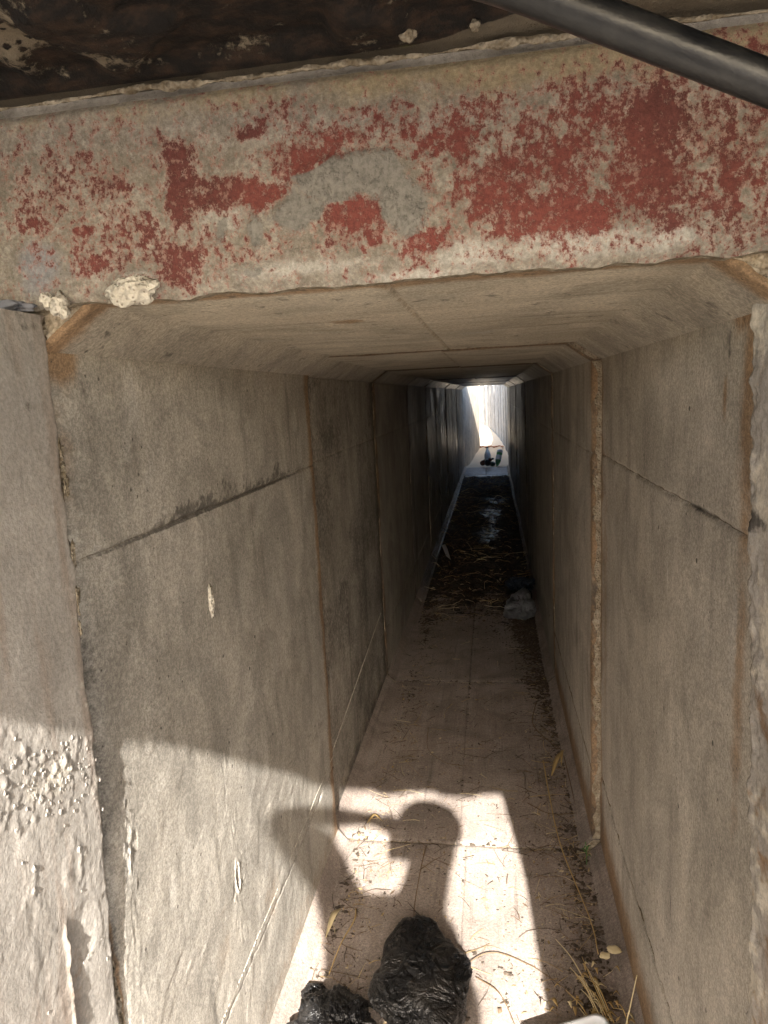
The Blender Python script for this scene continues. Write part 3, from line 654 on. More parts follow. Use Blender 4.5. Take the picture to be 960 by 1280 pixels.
# ------------------------------------------------------------------ litter
def tint_mat(name, rough=.8, bump=.2):
    M = Mat(name); c = M.attrc('tint'); n = M.noise(90, 3, .7)
    return M.fin(M.mul(c, M.step(n, .3, .7, .75, 1.2)), rough, M.bump(n, bump, .002), .3)
TINT = tint_mat('dry_plant_matter')
def twig_mesh(name, starts, lens, rads, cols, curl=.5, lift=.004, branch=0.25, mat=TINT):
    V, F, C = [], [], []
    def one(p, ang, L, r, c, zl):
        nonlocal V
        n = 5; pts = []; a = ang; k = rng.normal(0, curl)
        q = np.array(p, float)
        for j in range(n):
            pts.append(q.copy()); a += (k+rng.normal(0, curl*.6))/n
            q = q+np.array([math.cos(a), math.sin(a), 0])*L/(n-1); q[2] = p[2]+zl*math.sin(math.pi*(j+1)/n)*rng.uniform(.3, 1)
        b0 = len(V)
        for j, s in enumerate(pts):
            d = pts[min(j+1, n-1)]-pts[max(j-1, 0)]; nx = np.array([-d[1], d[0], 0]); nx /= np.linalg.norm(nx)+1e-9
            rr_ = r*(1-.5*j/(n-1))
            V += [(s+nx*rr_).tolist(), (s-nx*rr_).tolist(), (s+np.array([0, 0, rr_*1.7])).tolist()]; C.extend([c]*3)
        for j in range(n-1):
            for e in range(3): F.append((b0+j*3+e, b0+j*3+(e+1) % 3, b0+j*3+3+(e+1) % 3, b0+j*3+3+e))
        return pts, a
    for p, L, r, c in zip(starts, lens, rads, cols):
        ang = rng.uniform(0, 2*math.pi); pts, a = one(p, ang, L, r, c, lift*rng.uniform(0, 2))
        while rng.random() < branch:
            k = rng.integers(1, 4); one(pts[k], ang+rng.choice([-1, 1])*rng.uniform(.4, 1.1), L*rng.uniform(.25, .5), r*.7, c, lift)
    return mesh_obj(name, V, F, mat, None, True, cols=np.array(C))
def flake_mesh(name, pts, size, cols, mat=TINT, aspect=.4):
    V, F, C = [], [], []
    for p, s, c in zip(pts, size, cols):
        a = rng.uniform(0, 2*math.pi); d = np.array([math.cos(a), math.sin(a), rng.normal(0, .25)]); e = np.array([-math.sin(a), math.cos(a), rng.normal(0, .35)])*aspect*rng.uniform(.5, 1.2)
        h = np.array([0, 0, .18])*s; b = len(V); p = np.asarray(p)+np.array([0, 0, s*.22])
        V += [(p-d*s).tolist(), (p-e*s+h*.4).tolist(), (p+d*s).tolist(), (p+e*s+h*.4).tolist(), (p+h).tolist()]
        F += [(b, b+1, b+4), (b+1, b+2, b+4), (b+2, b+3, b+4), (b+3, b, b+4)]; C += [c]*5
    return mesh_obj(name, V, F, mat, None, False, cols=np.array(C))
def pal(n, dark=.5):
    base = np.array([(.42, .31, .15), (.30, .21, .11), (.52, .43, .27), (.16, .11, .07), (.07, .05, .035)])
    pr = np.array([.25, .25, .2, .2, .1]); pr[3:] += dark*.6; pr /= pr.sum()
    return base[rng.choice(5, n, p=pr)]*rng.uniform(.75, 1.2, (n, 1))
# dirt drifted along the right foot of the floor, and a thinner one on the left
def soil(name, ax, bx, ay, by, fn, res, mat, attrfn=None):
    X = np.linspace(ax, bx, int((bx-ax)/res)+1); Y = np.linspace(ay, by, int((by-ay)/res)+1)
    xx, yy = [a.ravel() for a in np.meshgrid(X, Y, indexing='ij')]
    z = fn(xx, yy); nx, ny = len(X), len(Y); idx = np.arange(nx*ny).reshape(nx, ny)
    q = np.stack([idx[:-1, :-1], idx[1:, :-1], idx[1:, 1:], idx[:-1, 1:]], -1).reshape(-1, 4)
    keep = (z[q] > -0.0005).any(1); q = q[keep]
    used, inv = np.unique(q, return_inverse=True); inv = inv.reshape(-1, 4)
    return mesh_obj(name, np.c_[xx, yy, z][used].tolist(), inv.tolist(), mat, None, True, attrs={k: v[used] for k, v in (attrfn(xx, yy) if attrfn else {}).items()})
M = Mat('dark_soil'); n1 = M.noise(60, 6, .75); n2 = M.noise(250, 3, .7); n3 = M.noise(8, 4, .6)
SOIL = M.fin(M.mix(M.step(n1, .35, .7), (0.055, 0.043, 0.033), (0.16, 0.125, 0.095)), .95, M.bump(M.math('ADD', n1, n2), 1, .006), .2)
def dz(x, y):
    p = np.c_[x, y, x*0+2]
    m_ = np.exp(-((x-.385+.03*np.sin(y*1.7))/(.065+.06*sstep(3.0, 4.6, y)))**2)*(.85+.4*sstep(2.6, 4.4, y))+.9*sstep(4.3, 5.4, y)
    m_ += .75*np.exp(-((x+.36)/.055)**2)*np.exp(-((y-3.75)/.35)**2)+.6*np.exp(-((x+.36)/.05)**2)*np.exp(-((y-4.6)/.3)**2)
    m_ += .5*np.exp(-((x+.40)/.03)**2)*np.exp(-((y-2.0)/.5)**2)
    f = .75*m_+.45*fbm(p, 12, 4, .65)+.75*fbm(p, 55, 3, .7)-.72
    return np.clip(.010*f, -.003, .006)+.0010*fbm(p, 90, 2)
tag(soil('dirt_drift', -.436, .436, 1.45, 5.6, dz, .005, SOIL), 'dark crumbly dirt drifted along both feet of the floor', 'dirt', kind='stuff')
# the wet leaf litter in the dark middle
M = Mat('wet_leaf_litter'); n1 = M.noise(26, 6, .75, M.scaled((1, .8, 1))); n2 = M.noise(120, 4, .75); n3 = M.noise(1.6, 4, .6, M.scaled((3.0, 1, 1)))
n4 = M.noise(13, 5, .75, M.scaled((1.0, .8, 1)))
wt = M.step(M.math('ADD', M.math('MULTIPLY', M.attr('wet'), .75), M.math('ADD', M.math('MULTIPLY', M.math('SUBTRACT', n3, .5), .9), M.math('MULTIPLY', M.math('SUBTRACT', n4, .5), 1.8))), .45, .62)
LIT = M.fin(M.mix(M.step(n1, .4, .72), (0.016, 0.014, 0.012), (0.085, 0.065, 0.046)), M.math('SUBTRACT', .85, M.math('MULTIPLY', wt, .62)), M.bump(M.math('ADD', n1, M.math('MULTIPLY', n2, .5)), 1.0, .016), .5)
def lz(x, y):
    p = np.c_[x, y, x*0+6]
    e = sstep(4.9, 6.2, y+.7*fbm(p, 5, 5, .7))*sstep(14.0, 13.4, y+.4*fbm(p, 6, 4, .7))
    wet = blobs(x, y, [(.08, 8.0, .16, .8, 1), (.1, 9.4, .2, .7, .9), (.15, 10.6, .25, .4, .7)])
    f = e*(1.0+.5*fbm(p, 9, 5, .65))-.28-.16*wet*e
    return np.clip(.022*f, -.004, .03)+.004*fbm(p, 30, 3)*e
tag(soil('leaf_litter', -.437, .437, 4.6, 14.2, lz, .013, LIT, lambda x, y: dict(wet=blobs(x, y, [(.08, 8.0, .16, .9, 1), (.1, 9.4, .2, .8, .95), (.15, 10.6, .25, .5, .8), (0, 12, .3, .5, .5)]))),
    'black wet leaf litter covering the dark middle of the floor', 'leaf litter', kind='stuff')
def surf(x, y): return np.maximum(0.0, np.maximum(dz(x, y)*(y < 5.6), np.where(y > 4.8, lz(x, y), 0)))
# small twigs, husks and flakes
def region(n):
    out = []
    while len(out) < n:
        x = rng.uniform(-.43, .43); y = 1.5+rng.gamma(1.6, 1.1)
        if y > 5.5: continue
        d = .15+.9*math.exp(-((x-.37)/.10)**2)+.5*math.exp(-((x+.34)/.09)**2)+(.3 if abs(y-2.35) < .03 or abs(y-3.83) < .03 else 0)
        if rng.random() < d: out.append((x, y))
    return np.array(out)
P = region(900); z = surf(P[:, 0], P[:, 1])
tag(twig_mesh('twig_litter', np.c_[P, z+.001], rng.gamma(2.2, .022, 900)+.012, rng.uniform(.0006, .0016, 900), pal(900, 1.2)), 'thin dry twigs scattered over the near floor', 'twigs', kind='stuff')
P = region(5200); z = surf(P[:, 0], P[:, 1])
tag(flake_mesh('dry_flakes', np.c_[P, z], rng.gamma(1.8, .0016, 5200)+.0011, pal(5200, .7)), 'straw coloured husks and leaf flakes on the near floor', 'plant litter', kind='stuff')
x = rng.uniform(-.43, .43, 4200); y = rng.uniform(4.9, 14.0, 4200); z = surf(x, y)
tag(flake_mesh('deep_leaf_flakes', np.c_[x, y, z], rng.gamma(1.6, .005, 4200)+.003, pal(4200, 1.2)*1.0), 'small dark leaves strewn over the wet litter', 'leaf litter', kind='stuff')
x = rng.uniform(-.42, .42, 650); y = rng.uniform(5.0, 13.9, 650); z = surf(x, y)
tag(twig_mesh('deep_twigs', np.c_[x, y, z+.003], rng.gamma(2.5, .035, 650)+.03, rng.uniform(.001, .003, 650), np.clip(pal(650, .1)*1.3, 0, .75), .9, .02), 'pale bent twigs strewn over the wet litter', 'twigs', kind='stuff')

# single stalks one can pick out
STRAW = Mat('golden_straw'); n = STRAW.noise(50, 4, .7); STRAW = STRAW.fin(STRAW.mix(n, (0.36, 0.23, 0.08), (0.52, 0.38, 0.17)), .7, STRAW.bump(n, .3, .002), .35)
STALK = Mat('pale_straw'); n = STALK.noise(50, 4, .7); STALK = STALK.fin(STALK.mix(n, (0.50, 0.40, 0.22), (0.64, 0.54, 0.34)), .6, None, .35)
BROWN = Mat('brown_twig'); n = BROWN.noise(60, 4, .7); BROWN = BROWN.fin(BROWN.mix(n, (0.10, 0.065, 0.035), (0.20, 0.13, 0.07)), .85, None, .3)
def smooth_path(pts, n=24):
    pts = np.asarray(pts, float); t = np.linspace(0, len(pts)-1, n); o = []
    ext = np.concatenate([[2*pts[0]-pts[1]], pts, [2*pts[-1]-pts[-2]]])
    for u in t:
        s_ = min(int(u), len(pts)-2); f = u-s_; a, b, c, d = ext[s_:s_+4]
        o.append(.5*((2*b)+(-a+c)*f+(2*a-5*b+4*c-d)*f*f+(-a+3*b-3*c+d)*f**3))
    return np.array(o)
def stalk(name, pts, r, mat, label, cat='stalk'):
    p = smooth_path(pts); return tag(tube(name, p, np.linspace(r, r*.55, len(p)), mat, None, 7, .25), label, cat)
stalk('straw_stalk', [(.338, 1.36, .01), (.40, 1.47, .11), (.455, 1.57, .215)], .0026, STALK, 'pale yellow straw stalk leaning up the right wall beside the white tray')
stalk('straw_stalk', [(.325, 2.95, .012), (.330, 2.66, .014), (.345, 2.35, .012), (.40, 2.0, .010), (.405, 1.86, .010)], .0028, STRAW, 'long bent golden stem lying down the right side of the floor')
stalk('straw_stalk', [(-.345, 1.98, .006), (-.335, 1.9, .03), (-.355, 1.80, .035), (-.37, 1.70, .02)], .0028, STRAW, 'curved golden stem standing behind the small black bag')
stalk('straw_stalk', [(-.145, 2.32, .006), (-.15, 2.18, .02), (-.155, 2.02, .010), (-.15, 1.94, .006)], .0020, BROWN, 'branching brown weed stem lying in the shadow above the big black bag')
stalk('twig', [(-.155, 2.18, .01), (-.11, 2.22, .02), (-.07, 2.27, .012)], .0014, BROWN, 'short forked twig beside the brown stem in the figure shadow', 'twig')
stalk('twig', [(-.04, 1.72, .004), (.08, 1.83, .012), (.2, 1.80, .012), (.31, 1.72, .008)], .0016, BROWN, 'long thin dark twig lying right of the big black bag', 'twig')
stalk('twig', [(.05, 1.75, .004), (.12, 1.68, .018), (.17, 1.56, .008)], .0016, BROWN, 'dark forked twig between the big black bag and the white tray', 'twig')
stalk('twig', [(-.22, 3.25, .004), (-.2, 3.02, .014), (-.12, 2.92, .008), (-.06, 2.9, .004)], .0016, BROWN, 'thin hooked twig on the shaded floor left of the centre line', 'twig')
stalk('twig', [(.33, 3.55, .006), (.30, 3.3, .014), (.36, 3.12, .02), (.42, 3.05, .008)], .0024, BROWN, 'dark bent twig in the dirt on the right of the second section', 'twig')
stalk('twig', [(.42, 3.0, .010), (.425, 2.7, .014), (.43, 2.42, .008)], .0022, BROWN, 'straight dark twig along the right floor edge before the joint', 'twig')
stalk('twig', [(.24, 2.62, .008), (.32, 2.52, .03), (.43, 2.56, .012)], .0020, BROWN, 'forked twig at the right corner of the sunlit patch', 'twig')
stalk('root_strand', [(.34, 10.6, .02), (.2, 10.9, .05), (.12, 10.4, .02), (.2, 9.9, .02)], .006, STALK, 'pale looping root strand on the dark litter near the right wall', 'root')
stalk('root_strand', [(-.4, 11.6, .02), (-.25, 11.9, .04), (-.1, 11.5, .02)], .006, STALK, 'pale root strand on the dark litter near the left wall', 'root')
def leaf_blade(name, pts, wdt, mat, label, cat='dry leaf', parent=None):
    p = smooth_path(pts, 14); T = np.gradient(p, axis=0); T /= np.linalg.norm(T, axis=1)[:, None]
    S = np.cross(T, [0, 0, 1.0]); S /= np.linalg.norm(S, axis=1)[:, None]
    ww = wdt*np.sin(np.linspace(.25, math.pi, 14))[:, None]
    V = np.concatenate([p-S*ww, p+np.array([0, 0, -.25])*ww, p+S*ww, p+np.array([0, 0, -.25])*ww-np.array([0, 0, .0012])])
    F = []
    for k in range(13):
        for a, b in ((0, 14), (14, 28), (28, 42), (42, 0)): F.append((a+k, b+k, b+k+1, a+k+1))
    o = mesh_obj(name, V.tolist(), F, mat, parent, True)
    return tag(o, label, cat) if label else o
leaf_blade('dry_leaf', [(.352, 2.83, .01), (.385, 2.92, .045), (.425, 3.02, .03)], .010, STRAW, 'curled golden dry leaf on the right floor edge in shade')
leaf_blade('dry_leaf', [(.42, 3.03, .02), (.41, 2.98, .04), (.40, 2.9, .014)], .006, STRAW, 'small golden leaf hooked over the curled leaf at right')
leaf_blade('dry_leaf', [(-.395, 1.97, .012), (-.405, 1.92, .03), (-.415, 1.84, .01)], .010, STALK, 'pale yellow leaf on the left floor edge in the sun')
leaf_blade('dry_leaf', [(-.385, 2.42, .02), (-.36, 2.45, .04), (-.33, 2.44, .02)], .007, STRAW, 'small curled leaf at the left joint in the sun')
for k, (x, y, r) in enumerate([(.445, 1.835, .020), (.418, 1.825, .015)]):
    b = lump('bark_flake', (x, y, .05-.012*k), (r, r*.75, .007), k*4.1+1, STALK, None, 3, .3)
    tag(b, ['larger pale bark flake against the right wall above the straw clump', 'smaller pale bark flake left of the larger flake above the straw clump'][k], 'bark flake')
cl = empty('straw_clump', (.41, 1.72, 0), label='clump of golden dry grass with husks at the foot of the right wall', cat='dry grass')
for k in range(14):
    a = rng.uniform(-.5, .6); L = rng.uniform(.07, .17); x0 = .40+rng.normal(0, .022); y0 = 1.62+rng.normal(0, .05)
    tube('stalk', smooth_path([(x0, y0, .01), (x0-.25*L+.1*a*L, y0+.55*L, .03+rng.uniform(0, .03)), (x0-.45*L+.3*a*L, y0+L, .02+rng.uniform(0, .05))], 12), np.linspace(.0022, .0010, 12), STRAW if k % 2 else STALK, cl, 5)
hm = None
for k in range(34):
    x0 = .37+rng.normal(0, .055); y0 = 1.70+rng.normal(0, .06); a = rng.uniform(0, 6.28); L = rng.uniform(.018, .034)
    leaf_blade('husk', [(x0, y0, .02), (x0+L*.5*math.cos(a), y0+L*.5*math.sin(a), .032), (x0+L*math.cos(a), y0+L*math.sin(a), .02)], rng.uniform(.003, .006), STRAW if k % 3 else STALK, None, parent=cl)
GREEN = Mat('fresh_green'); GREEN = GREEN.fin((0.07, 0.16, 0.035), .5, None, .4)
wd = empty('green_weed', (.425, 2.27, 0), label='tiny green weed sprouting at the right floor edge by the joint', cat='weed')
tube('stem', smooth_path([(.425, 2.27, 0), (.426, 2.275, .04), (.424, 2.29, .075)], 8), .0016, GREEN, wd, 5)
for dx, dy, h in ((-.014, .008, .05), (.012, .012, .06), (-.008, -.014, .072), (.01, -.006, .035)):
    leaf_blade('leaf', [(.425, 2.275, h-.012), (.425+dx*.6, 2.275+dy*.6, h+.004), (.425+dx*1.5, 2.275+dy*1.5, h)], .0035, GREEN, None, parent=wd)

# ------------------------------------------------------------------ rubbish
def film(name, a, b, r0, r1, trans=0.0):
    M = Mat(name); n1 = M.noise(10, 3, .5, dist=2.2); n2 = M.noise(55, 3, .6, dist=1.0); n3 = M.noise(11, 3, .6)
    d = M.math('ABSOLUTE', M.math('SUBTRACT', n1, .5)); d2 = M.math('ABSOLUTE', M.math('SUBTRACT', n2, .5))
    nb = M.bump(M.math('ADD', d, M.math('MULTIPLY', d2, .3)), .9, .034)
    dust = M.step(n3, .42, .68)
    m = M.fin(M.mix(dust, a, b), M.step(n3, .3, .7, r0, r1), nb, .5)
    if trans: M.b.inputs['Transmission Weight'].default_value = trans
    return m
BAG = film('black_bin_film', (0.010, 0.010, 0.011), (0.024, 0.022, 0.020), .20, .36)
def crumple(name, c, r, mat, seed, parent=None, sub=6, amp=.20, peak=None, freq=2.2, rot=0, squash=.55):
    bm = bmesh.new(); bmesh.ops.create_icosphere(bm, subdivisions=sub, radius=1)
    P = np.array([v.co[:] for v in bm.verts]); D = P.copy()
    wv = np.c_[fbm(P, 1.5, 2, off=seed), fbm(P, 1.5, 2, off=seed+9), fbm(P, 1.5, 2, off=seed+17)]*.16
    Q = P+wv
    rg = np.random.default_rng(int(seed*10)); tri = lambda t: np.abs((t % 1.0)*2-1)-.5
    d = .26*fbm(P, 1.1, 2, off=seed+3)
    for f, cnt, a_ in ((.75, 5, .12), (1.7, 7, .07), (3.6, 8, .030), (7.5, 8, .016)):
        for k in range(cnt):
            nv = rg.normal(size=3); nv /= np.linalg.norm(nv)
            msk = np.clip(.25+1.6*perlin(D*f*.9+rg.uniform(0, 50)), 0, 1.3)
            d = d+amp/.15*a_*.62*msk*tri(Q@nv*f+rg.uniform())
    ax = np.array(peak if peak is not None else (.3, .8, .5), float); ax /= np.linalg.norm(ax)
    e1 = np.cross(ax, (0, 0, 1.0)); e1 /= np.linalg.norm(e1); e2 = np.cross(ax, e1)
    ph_ = np.arccos(np.clip(D@ax, -1, 1)); th = np.arctan2(D@e2, D@e1)+.5*fbm(P, 1.2, 2, off=seed+30)
    for kf, a_ in ((2.6, .075), (5.5, .055), (11, .032)):
        q = np.c_[np.cos(th)*kf, np.sin(th)*kf, ph_*1.1]+seed
        d = d+amp/.15*a_*(1-2.2*np.sqrt(np.abs(perlin(q))))*(.35+.65*np.exp(-(ph_/1.3)**2))*np.clip(ph_*3, 0, 1)
    P = P*(1+d)[:, None]
    if peak is not None:
        pk = np.array(peak)/np.linalg.norm(peak); cs = D@pk
        P += pk*(0.55*np.clip((cs-.78)/.22, 0, 1)**1.6)[:, None]
    cz, sz = math.cos(rot), math.sin(rot)
    P = P*np.asarray(r); P = np.c_[P[:, 0]*cz-P[:, 1]*sz, P[:, 0]*sz+P[:, 1]*cz, P[:, 2]]
    P += np.asarray(c); fl = .006+.004*fbm(D, 6, 2)
    P[:, 2] = np.where(P[:, 2] < fl, fl+(P[:, 2]-fl)*.04, P[:, 2]); P[:, 2] = np.maximum(P[:, 2], .0015)
    for v, p in zip(bm.verts, P): v.co = p
    return from_bm(name, bm, mat, parent)
b1 = crumple('rubbish_bag', (-.102, 1.66, .055), (.130, .162, .054), BAG, 4.3, amp=.15, peak=(-.25, 1, .25))
tag(b1, 'large crumpled black plastic bag with a pointed corner, lying in the shadow', 'plastic bag')
b2 = crumple('rubbish_bag', (-.315, 1.505, .04), (.105, .11, .058), BAG, 9.1, amp=.20, rot=.5)
tag(b2, 'smaller crumpled black plastic bag left of the large one, cut off by the frame', 'plastic bag')
b3 = crumple('film_scrap', (-.400, 1.645, .008), (.036, .032, .012), BAG, 15.1, sub=5, amp=.3)
tag(b3, 'small knotted scrap of black film left of the smaller black bag', 'plastic scrap')
M = Mat('cloudy_clear_film'); n1 = M.noise(30, 4, .65, dist=1); 
CLEAR = M.fin(M.mix(n1, (0.10, 0.107, 0.12), (0.22, 0.232, 0.25)), .3, M.bump(M.math('ABSOLUTE', M.math('SUBTRACT', n1, .5)), .7, .012), .6)
M.b.inputs['Transmission Weight'].default_value = .45
b4 = crumple('clear_bag', (.315, 5.02, .075), (.115, .12, .090), CLEAR, 21.7, amp=.32, sub=5, peak=(.2, .3, .6))
tag(b4, 'crumpled clear plastic bag at the edge of the dark litter', 'plastic bag')
BLUE_ = film('dark_blue_film', (0.012, 0.022, 0.045), (0.03, 0.05, 0.075), .22, .4)
b5 = crumple('snack_packet', (.34, 5.72, .06), (.11, .09, .06), BLUE_, 31.2, amp=.3, sub=5)
tag(b5, 'crumpled dark blue packet lying behind the clear bag', 'wrapper')
WHITE = Mat('white_plastic'); n = WHITE.noise(14, 4, .6); WHITE = WHITE.fin(WHITE.mix(n, (0.62, 0.64, 0.67), (0.76, 0.77, 0.79)), .4, None, .5)
V = np.array([(-.43, 7.32, .05), (-.36, 6.92, .03), (-.30, 6.72, .035), (-.345, 7.0, .075), (-.385, 7.22, .085)]); V2 = V-np.array([0, 0, .004])
pp = mesh_obj('paper_scrap', np.concatenate([V, V2]).tolist(), [(0, 1, 3), (1, 2, 3), (0, 3, 4), (8, 6, 5), (8, 7, 6), (9, 8, 5), (0, 5, 6, 1), (1, 6, 7, 2), (2, 7, 8, 3), (3, 8, 9, 4), (4, 9, 5, 0)], WHITE)
tag(pp, 'torn folded white paper scrap on the litter by the left wall', 'paper')
# white tray
def rrect(w_, h_, r, n=8):
    o = []
    for cx, cy_, a0 in ((w_-r, h_-r, 0), (-w_+r, h_-r, 90), (-w_+r, -h_+r, 180), (w_-r, -h_+r, 270)):
        for k in range(n+1):
            a = math.radians(a0+90*k/n); o.append((cx+r*math.cos(a), cy_+r*math.sin(a)))
    return np.array(o)
rings = [(.098, .073, .022, .002), (.100, .075, .024, .030), (.109, .084, .028, .031), (.110, .085, .028, .034), (.104, .079, .026, .0365), (.100, .075, .024, .034), (.096, .071, .022, .027), (.080, .055, .018, .0265), (.078, .053, .018, .030)]
V, F = [], []
for a, b, r, z in rings: V += [(x, y, z) for x, y in rrect(a, b, r)]
n = 36
for k in range(len(rings)-1):
    for j in range(n): F.append((k*n+j, k*n+(j+1) % n, (k+1)*n+(j+1) % n, (k+1)*n+j))
F.append(tuple(range(n-1, -1, -1))); F.append(tuple((len(rings)-1)*n+j for j in range(n)))
tr = mesh_obj('plastic_lid', V, F, WHITE, None, True); tr.location = (.306, 1.487, .028); tr.rotation_euler = (.06, -.05, .36)
tag(tr, 'white plastic tub lid with a raised rim at the bottom edge', 'lid')

# bottles at the far end
def lathe(name, prof, mat, parent, n=24):
    V = []; F = []
    for r, z in prof: V += [(r*math.cos(2*math.pi*k/n), r*math.sin(2*math.pi*k/n), z) for k in range(n)]
    for a in range(len(prof)-1):
        for k in range(n): F.append((a*n+k, a*n+(k+1) % n, (a+1)*n+(k+1) % n, (a+1)*n+k))
    F.append(tuple(range(n-1, -1, -1))); F.append(tuple((len(prof)-1)*n+k for k in range(n)))
    o = mesh_obj(name, V, F, mat, None, True); o.parent = parent; return o
def glass(name, col, rough=.12, tr_=.35):
    M = Mat(name); n = M.noise(20, 3); m = M.fin(M.mix(n, col, tuple(.8*c for c in col)), rough, None, .5); M.b.inputs['Transmission Weight'].default_value = tr_; return m
GCLEAR = glass('pale_clear_plastic', (0.74, 0.82, 0.82), .2, .1); GGREEN = glass('green_plastic', (0.14, 0.42, 0.20), .2, .15); GBROWN = glass('brown_plastic', (0.14, 0.055, 0.04), .2, .1)
CAPM = Mat('dark_cap'); CAPM = CAPM.fin((0.02, 0.022, 0.025), .4)
LABM = Mat('pale_label'); LABM = LABM.fin((0.62, 0.66, 0.70), .5)
def bottle(loc, rot, glassm, lab, k=1.0, basem=None, wrap=None):
    root = empty('bottle', loc, label=lab, cat='bottle', group='bottles at the far exit')
    body = [(.035, 0), (.05, .008), (.056, .03), (.057, .06), (.054, .10), (.057, .14), (.057, .20), (.050, .25), (.034, .30), (.018, .335), (.016, .36)]
    lathe('body', [(r*k, z*k) for r, z in body], glassm, root)
    lathe('cap', [(.019*k, .355*k), (.020*k, .36*k), (.020*k, .385*k), (.017*k, .39*k)], CAPM, root, 16)
    if wrap: lathe('wrapper', [(.0585*k, .12*k), (.0590*k, .125*k), (.0590*k, .215*k), (.0585*k, .22*k)], wrap, root)
    if basem: lathe('base_cup', [(.030*k, -.004*k), (.053*k, .002*k), (.0595*k, .02*k), (.0595*k, .06*k), (.058*k, .065*k)], basem, root)
    root.rotation_euler = rot; return root
bottle((.035, 15.50, .075), (math.radians(-42), 0, math.radians(2)), GCLEAR, 'pale clear bottle with a dark round base turned to the camera, middle of the three', 1.25, CAPM, LABM)
bottle((.31, 15.95, .34), (math.radians(148), 0, math.radians(-22)), GGREEN, 'green bottle propped neck down, rightmost of the three', 1.15, LABM, LABM)
bottle((-.11, 15.75, .075), (math.radians(72), 0, math.radians(40)), GBROWN, 'dark brown bottle, leftmost of the three lying at the exit', 1.1)
st = crumple('snack_packet', (.13, 15.8, .05), (.07, .06, .055), film('dull_green_film', (.02, .05, .03), (.05, .07, .04), .3, .5), 3.3, sub=4, amp=.3)
tag(st, 'small dark green crumpled packet between the middle and right bottles', 'wrapper')

# ------------------------------------------------------------------ the photographer, whose shadow falls into the tunnel
SKIN = Mat('skin'); SKIN = SKIN.fin((0.36, 0.21, 0.14), .55)
CLOTH = Mat('grey_cloth'); n = CLOTH.noise(200, 3); CLOTH = CLOTH.fin(CLOTH.mix(n, (0.10, 0.11, 0.13), (0.16, 0.17, 0.19)), .9)
JEANS = Mat('dark_jeans'); n = JEANS.noise(200, 3); JEANS = JEANS.fin(JEANS.mix(n, (0.03, 0.04, 0.07), (0.06, 0.07, 0.10)), .9)
HAIR = Mat('black_hair'); HAIR = HAIR.fin((0.015, 0.012, 0.010), .5)
def skinned(name, nodes, edges, mat, parent, root=0, sub=2):
    names = list(nodes); ix = {k: i for i, k in enumerate(names)}
    me = bpy.data.meshes.new(name); me.from_pydata([nodes[k][0] for k in names], [(ix[a], ix[b]) for a, b in edges], [])
    me.materials.append(mat); o = bpy.data.objects.new(name, me); COL.objects.link(o)
    o.parent = parent; o.matrix_parent_inverse = Matrix.Translation(-Vector(parent.location))
    md = o.modifiers.new('skin', 'SKIN'); md.use_smooth_shade = True
    for i, k in enumerate(names):
        r = nodes[k][1]; me.skin_vertices[0].data[i].radius = r if isinstance(r, tuple) else (r, r)
        me.skin_vertices[0].data[i].use_root = (i == root)
    s_ = o.modifiers.new('sub', 'SUBSURF'); s_.levels = s_.render_levels = sub
    return o
PX, PY = .262, -.17
per = empty('person', (PX, PY-.05, 0), label='standing person in grey shirt and jeans holding up a phone before the tunnel', cat='person')
BX = .125
N = {'pelvis': ((BX+.03, PY-.05, .96), (.15, .11)), 'waist': ((BX+.015, PY-.04, 1.12), (.155, .10)), 'chest': ((BX-.01, PY-.03, 1.29), (.165, .11)), 'neckb': ((BX+.09, PY-.02, 1.45), (.105, .09)),
     'neck': ((PX-.018, PY+.0, 1.54), (.108, .090)), 'chin': ((PX+.0, PY+.03, 1.625), (.098, .094)), 'skull': ((PX+.006, PY+.015, 1.72), (.100, .100)), 'crown': ((PX+.006, PY+.01, 1.785), (.060, .065)),
     'shl': ((-.035, PY-.02, 1.42), .068), 'ell': ((-.195, -.07, 1.705), .052), 'wrl': ((.02, -.065, 1.70), .030), 'pall': ((.068, -.05, 1.675), (.032, .022)),
     'shr': ((BX+.165, PY-.03, 1.36), .062), 'elr': ((BX+.20, PY-.06, 1.09), .046), 'wrr': ((PX+.06, PY+.02, .86), .030), 'palr': ((PX+.055, PY+.045, .79), (.036, .022)),
     'hipl': ((BX-.065, PY-.05, .90), .088), 'knl': ((BX-.08, PY-.02, .50), .058), 'anl': ((BX-.09, PY-.06, .09), .038), 'tol': ((BX-.10, PY+.10, .035), .034),
     'hipr': ((BX+.125, PY-.05, .90), .088), 'knr': ((BX+.135, PY-.03, .50), .058), 'anr': ((BX+.145, PY-.08, .09), .038), 'tor': ((BX+.165, PY+.08, .035), .034)}
E_ = [('pelvis', 'waist'), ('waist', 'chest'), ('chest', 'neckb'), ('neckb', 'neck'), ('neck', 'chin'), ('chin', 'skull'), ('skull', 'crown'), ('chest', 'shl'), ('shl', 'ell'), ('ell', 'wrl'), ('wrl', 'pall'),
      ('chest', 'shr'), ('shr', 'elr'), ('elr', 'wrr'), ('wrr', 'palr'), ('pelvis', 'hipl'), ('hipl', 'knl'), ('knl', 'anl'), ('anl', 'tol'), ('pelvis', 'hipr'), ('hipr', 'knr'), ('knr', 'anr'), ('anr', 'tor')]
NB = {k: (p, tuple(.93*x for x in r) if isinstance(r, tuple) else r*.93) for k, (p, r) in N.items()}
EB = list(E_)
def finger(h, tag_, pts, r=.0085):
    prev = h
    for j, p in enumerate(pts):
        NB[f'{tag_}{j}'] = (p, r*(1-.12*j)); EB.append((prev, f'{tag_}{j}')); prev = f'{tag_}{j}'
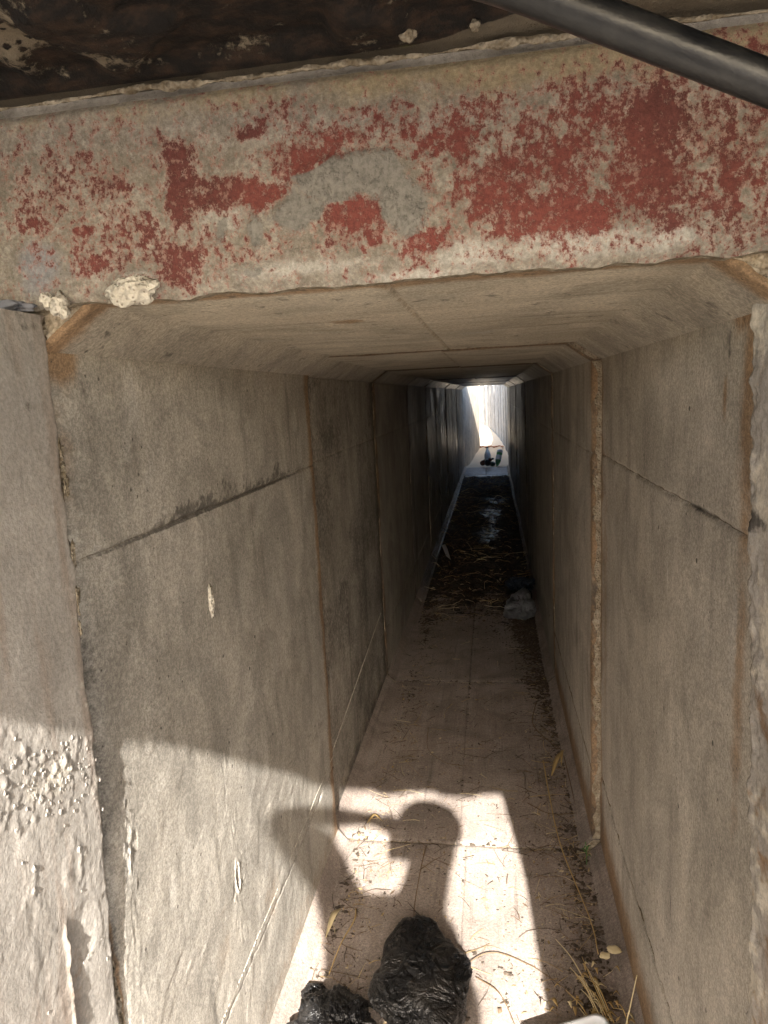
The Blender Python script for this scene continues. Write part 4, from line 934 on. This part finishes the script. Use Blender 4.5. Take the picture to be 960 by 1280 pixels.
for k, dz_ in enumerate((.030, .011, -.008, -.026)):
    L = (.9, 1, .95, .75)[k]
    finger('pall', f'lf{k}', [(.085, -.052, 1.675+dz_), (.085+.020*L, -.040, 1.676+dz_), (.087+.024*L, -.024, 1.676+dz_)])
finger('pall', 'lt', [(.075, -.066, 1.66), (.095, -.060, 1.645), (.115, -.052, 1.643)], .010)
for k, dx in enumerate((-.026, -.008, .010, .027)):
    L = (.9, 1, .95, .75)[k]; x = PX+.055+dx*.4
    finger('palr', f'rf{k}', [(x, PY+.05+dx, .745), (x-.012, PY+.055+dx, .745-.035*L), (x-.03, PY+.053+dx, .745-.06*L)])
finger('palr', 'rt', [(PX+.035, PY+.075, .79), (PX+.025, PY+.085, .765), (PX+.022, PY+.085, .742)], .010)
NB['nose'] = ((PX+.006, PY+.118, 1.68), .012); EB.append(('skull', 'nose'))
for sgn in (-1, 1):
    NB[f'ear{sgn}'] = ((PX+.006+sgn*.088, PY+.0, 1.685), .014); EB.append(('skull', f'ear{sgn}'))
skinned('body', NB, EB, SKIN, per)
def clothe(name, keys, k, mat, over=None):
    nd = {q: (N[q][0], tuple(k*x for x in N[q][1]) if isinstance(N[q][1], tuple) else N[q][1]*k) for q in keys}
    nd.update(over or {}); return skinned(name, nd, [e for e in E_ if e[0] in nd and e[1] in nd], mat, per)
clothe('shirt', ['waist', 'pelvis', 'chest', 'neckb', 'shl', 'ell', 'shr', 'elr'], 1.13, CLOTH, {'ell': (tuple(np.array(N['shl'][0])*.25+np.array(N['ell'][0])*.75), .056), 'elr': (tuple(np.array(N['shr'][0])*.3+np.array(N['elr'][0])*.7), .060)})
clothe('trousers', ['pelvis', 'hipl', 'knl', 'anl', 'hipr', 'knr', 'anr'], 1.12, JEANS)
for s_ in ('l', 'r'):
    a, t_ = N['an'+s_][0], N['to'+s_][0]
    skinned('shoe', {'a': ((a[0], a[1]-.03, .05), .048), 'b': ((a[0], a[1]+.05, .048), .046), 'c': (t_, (.046, .034))}, [('a', 'b'), ('b', 'c')], HAIR, per)
hr = lump('hair', (PX+.006, PY-.005, 1.748), (.130, .125, .094), 7, HAIR, per, 4, .10)
for sgn in (-1, 1): lump('eye', (PX+.006+sgn*.032, PY+.096, 1.70), (.011, .011, .011), 1, PALEM, per, 2, 0)
# the phone, just behind its own lens
ph = empty('phone', tuple(CAM), label='black phone held upright in the raised left hand', cat='phone')
rows = rrect(.036, .078, .009, 6)
Mx = Matrix((R2, U2, -_f)).transposed()
V, F = [], []
for z in (.010, .012, .019, .021):
    kk = .97 if z in (.010, .021) else 1
    for x, y in rows:
        q = Mx@Vector((x*kk-.010, y*kk-.060, z)); V.append((CAM+q)[:])
n = len(rows)
for k in range(3):
    for j in range(n): F.append((k*n+j, k*n+(j+1) % n, (k+1)*n+(j+1) % n, (k+1)*n+j))
F.append(tuple(range(n-1, -1, -1))); F.append(tuple(3*n+j for j in range(n)))
mesh_obj('phone_body', V, F, CAPM, ph, True)
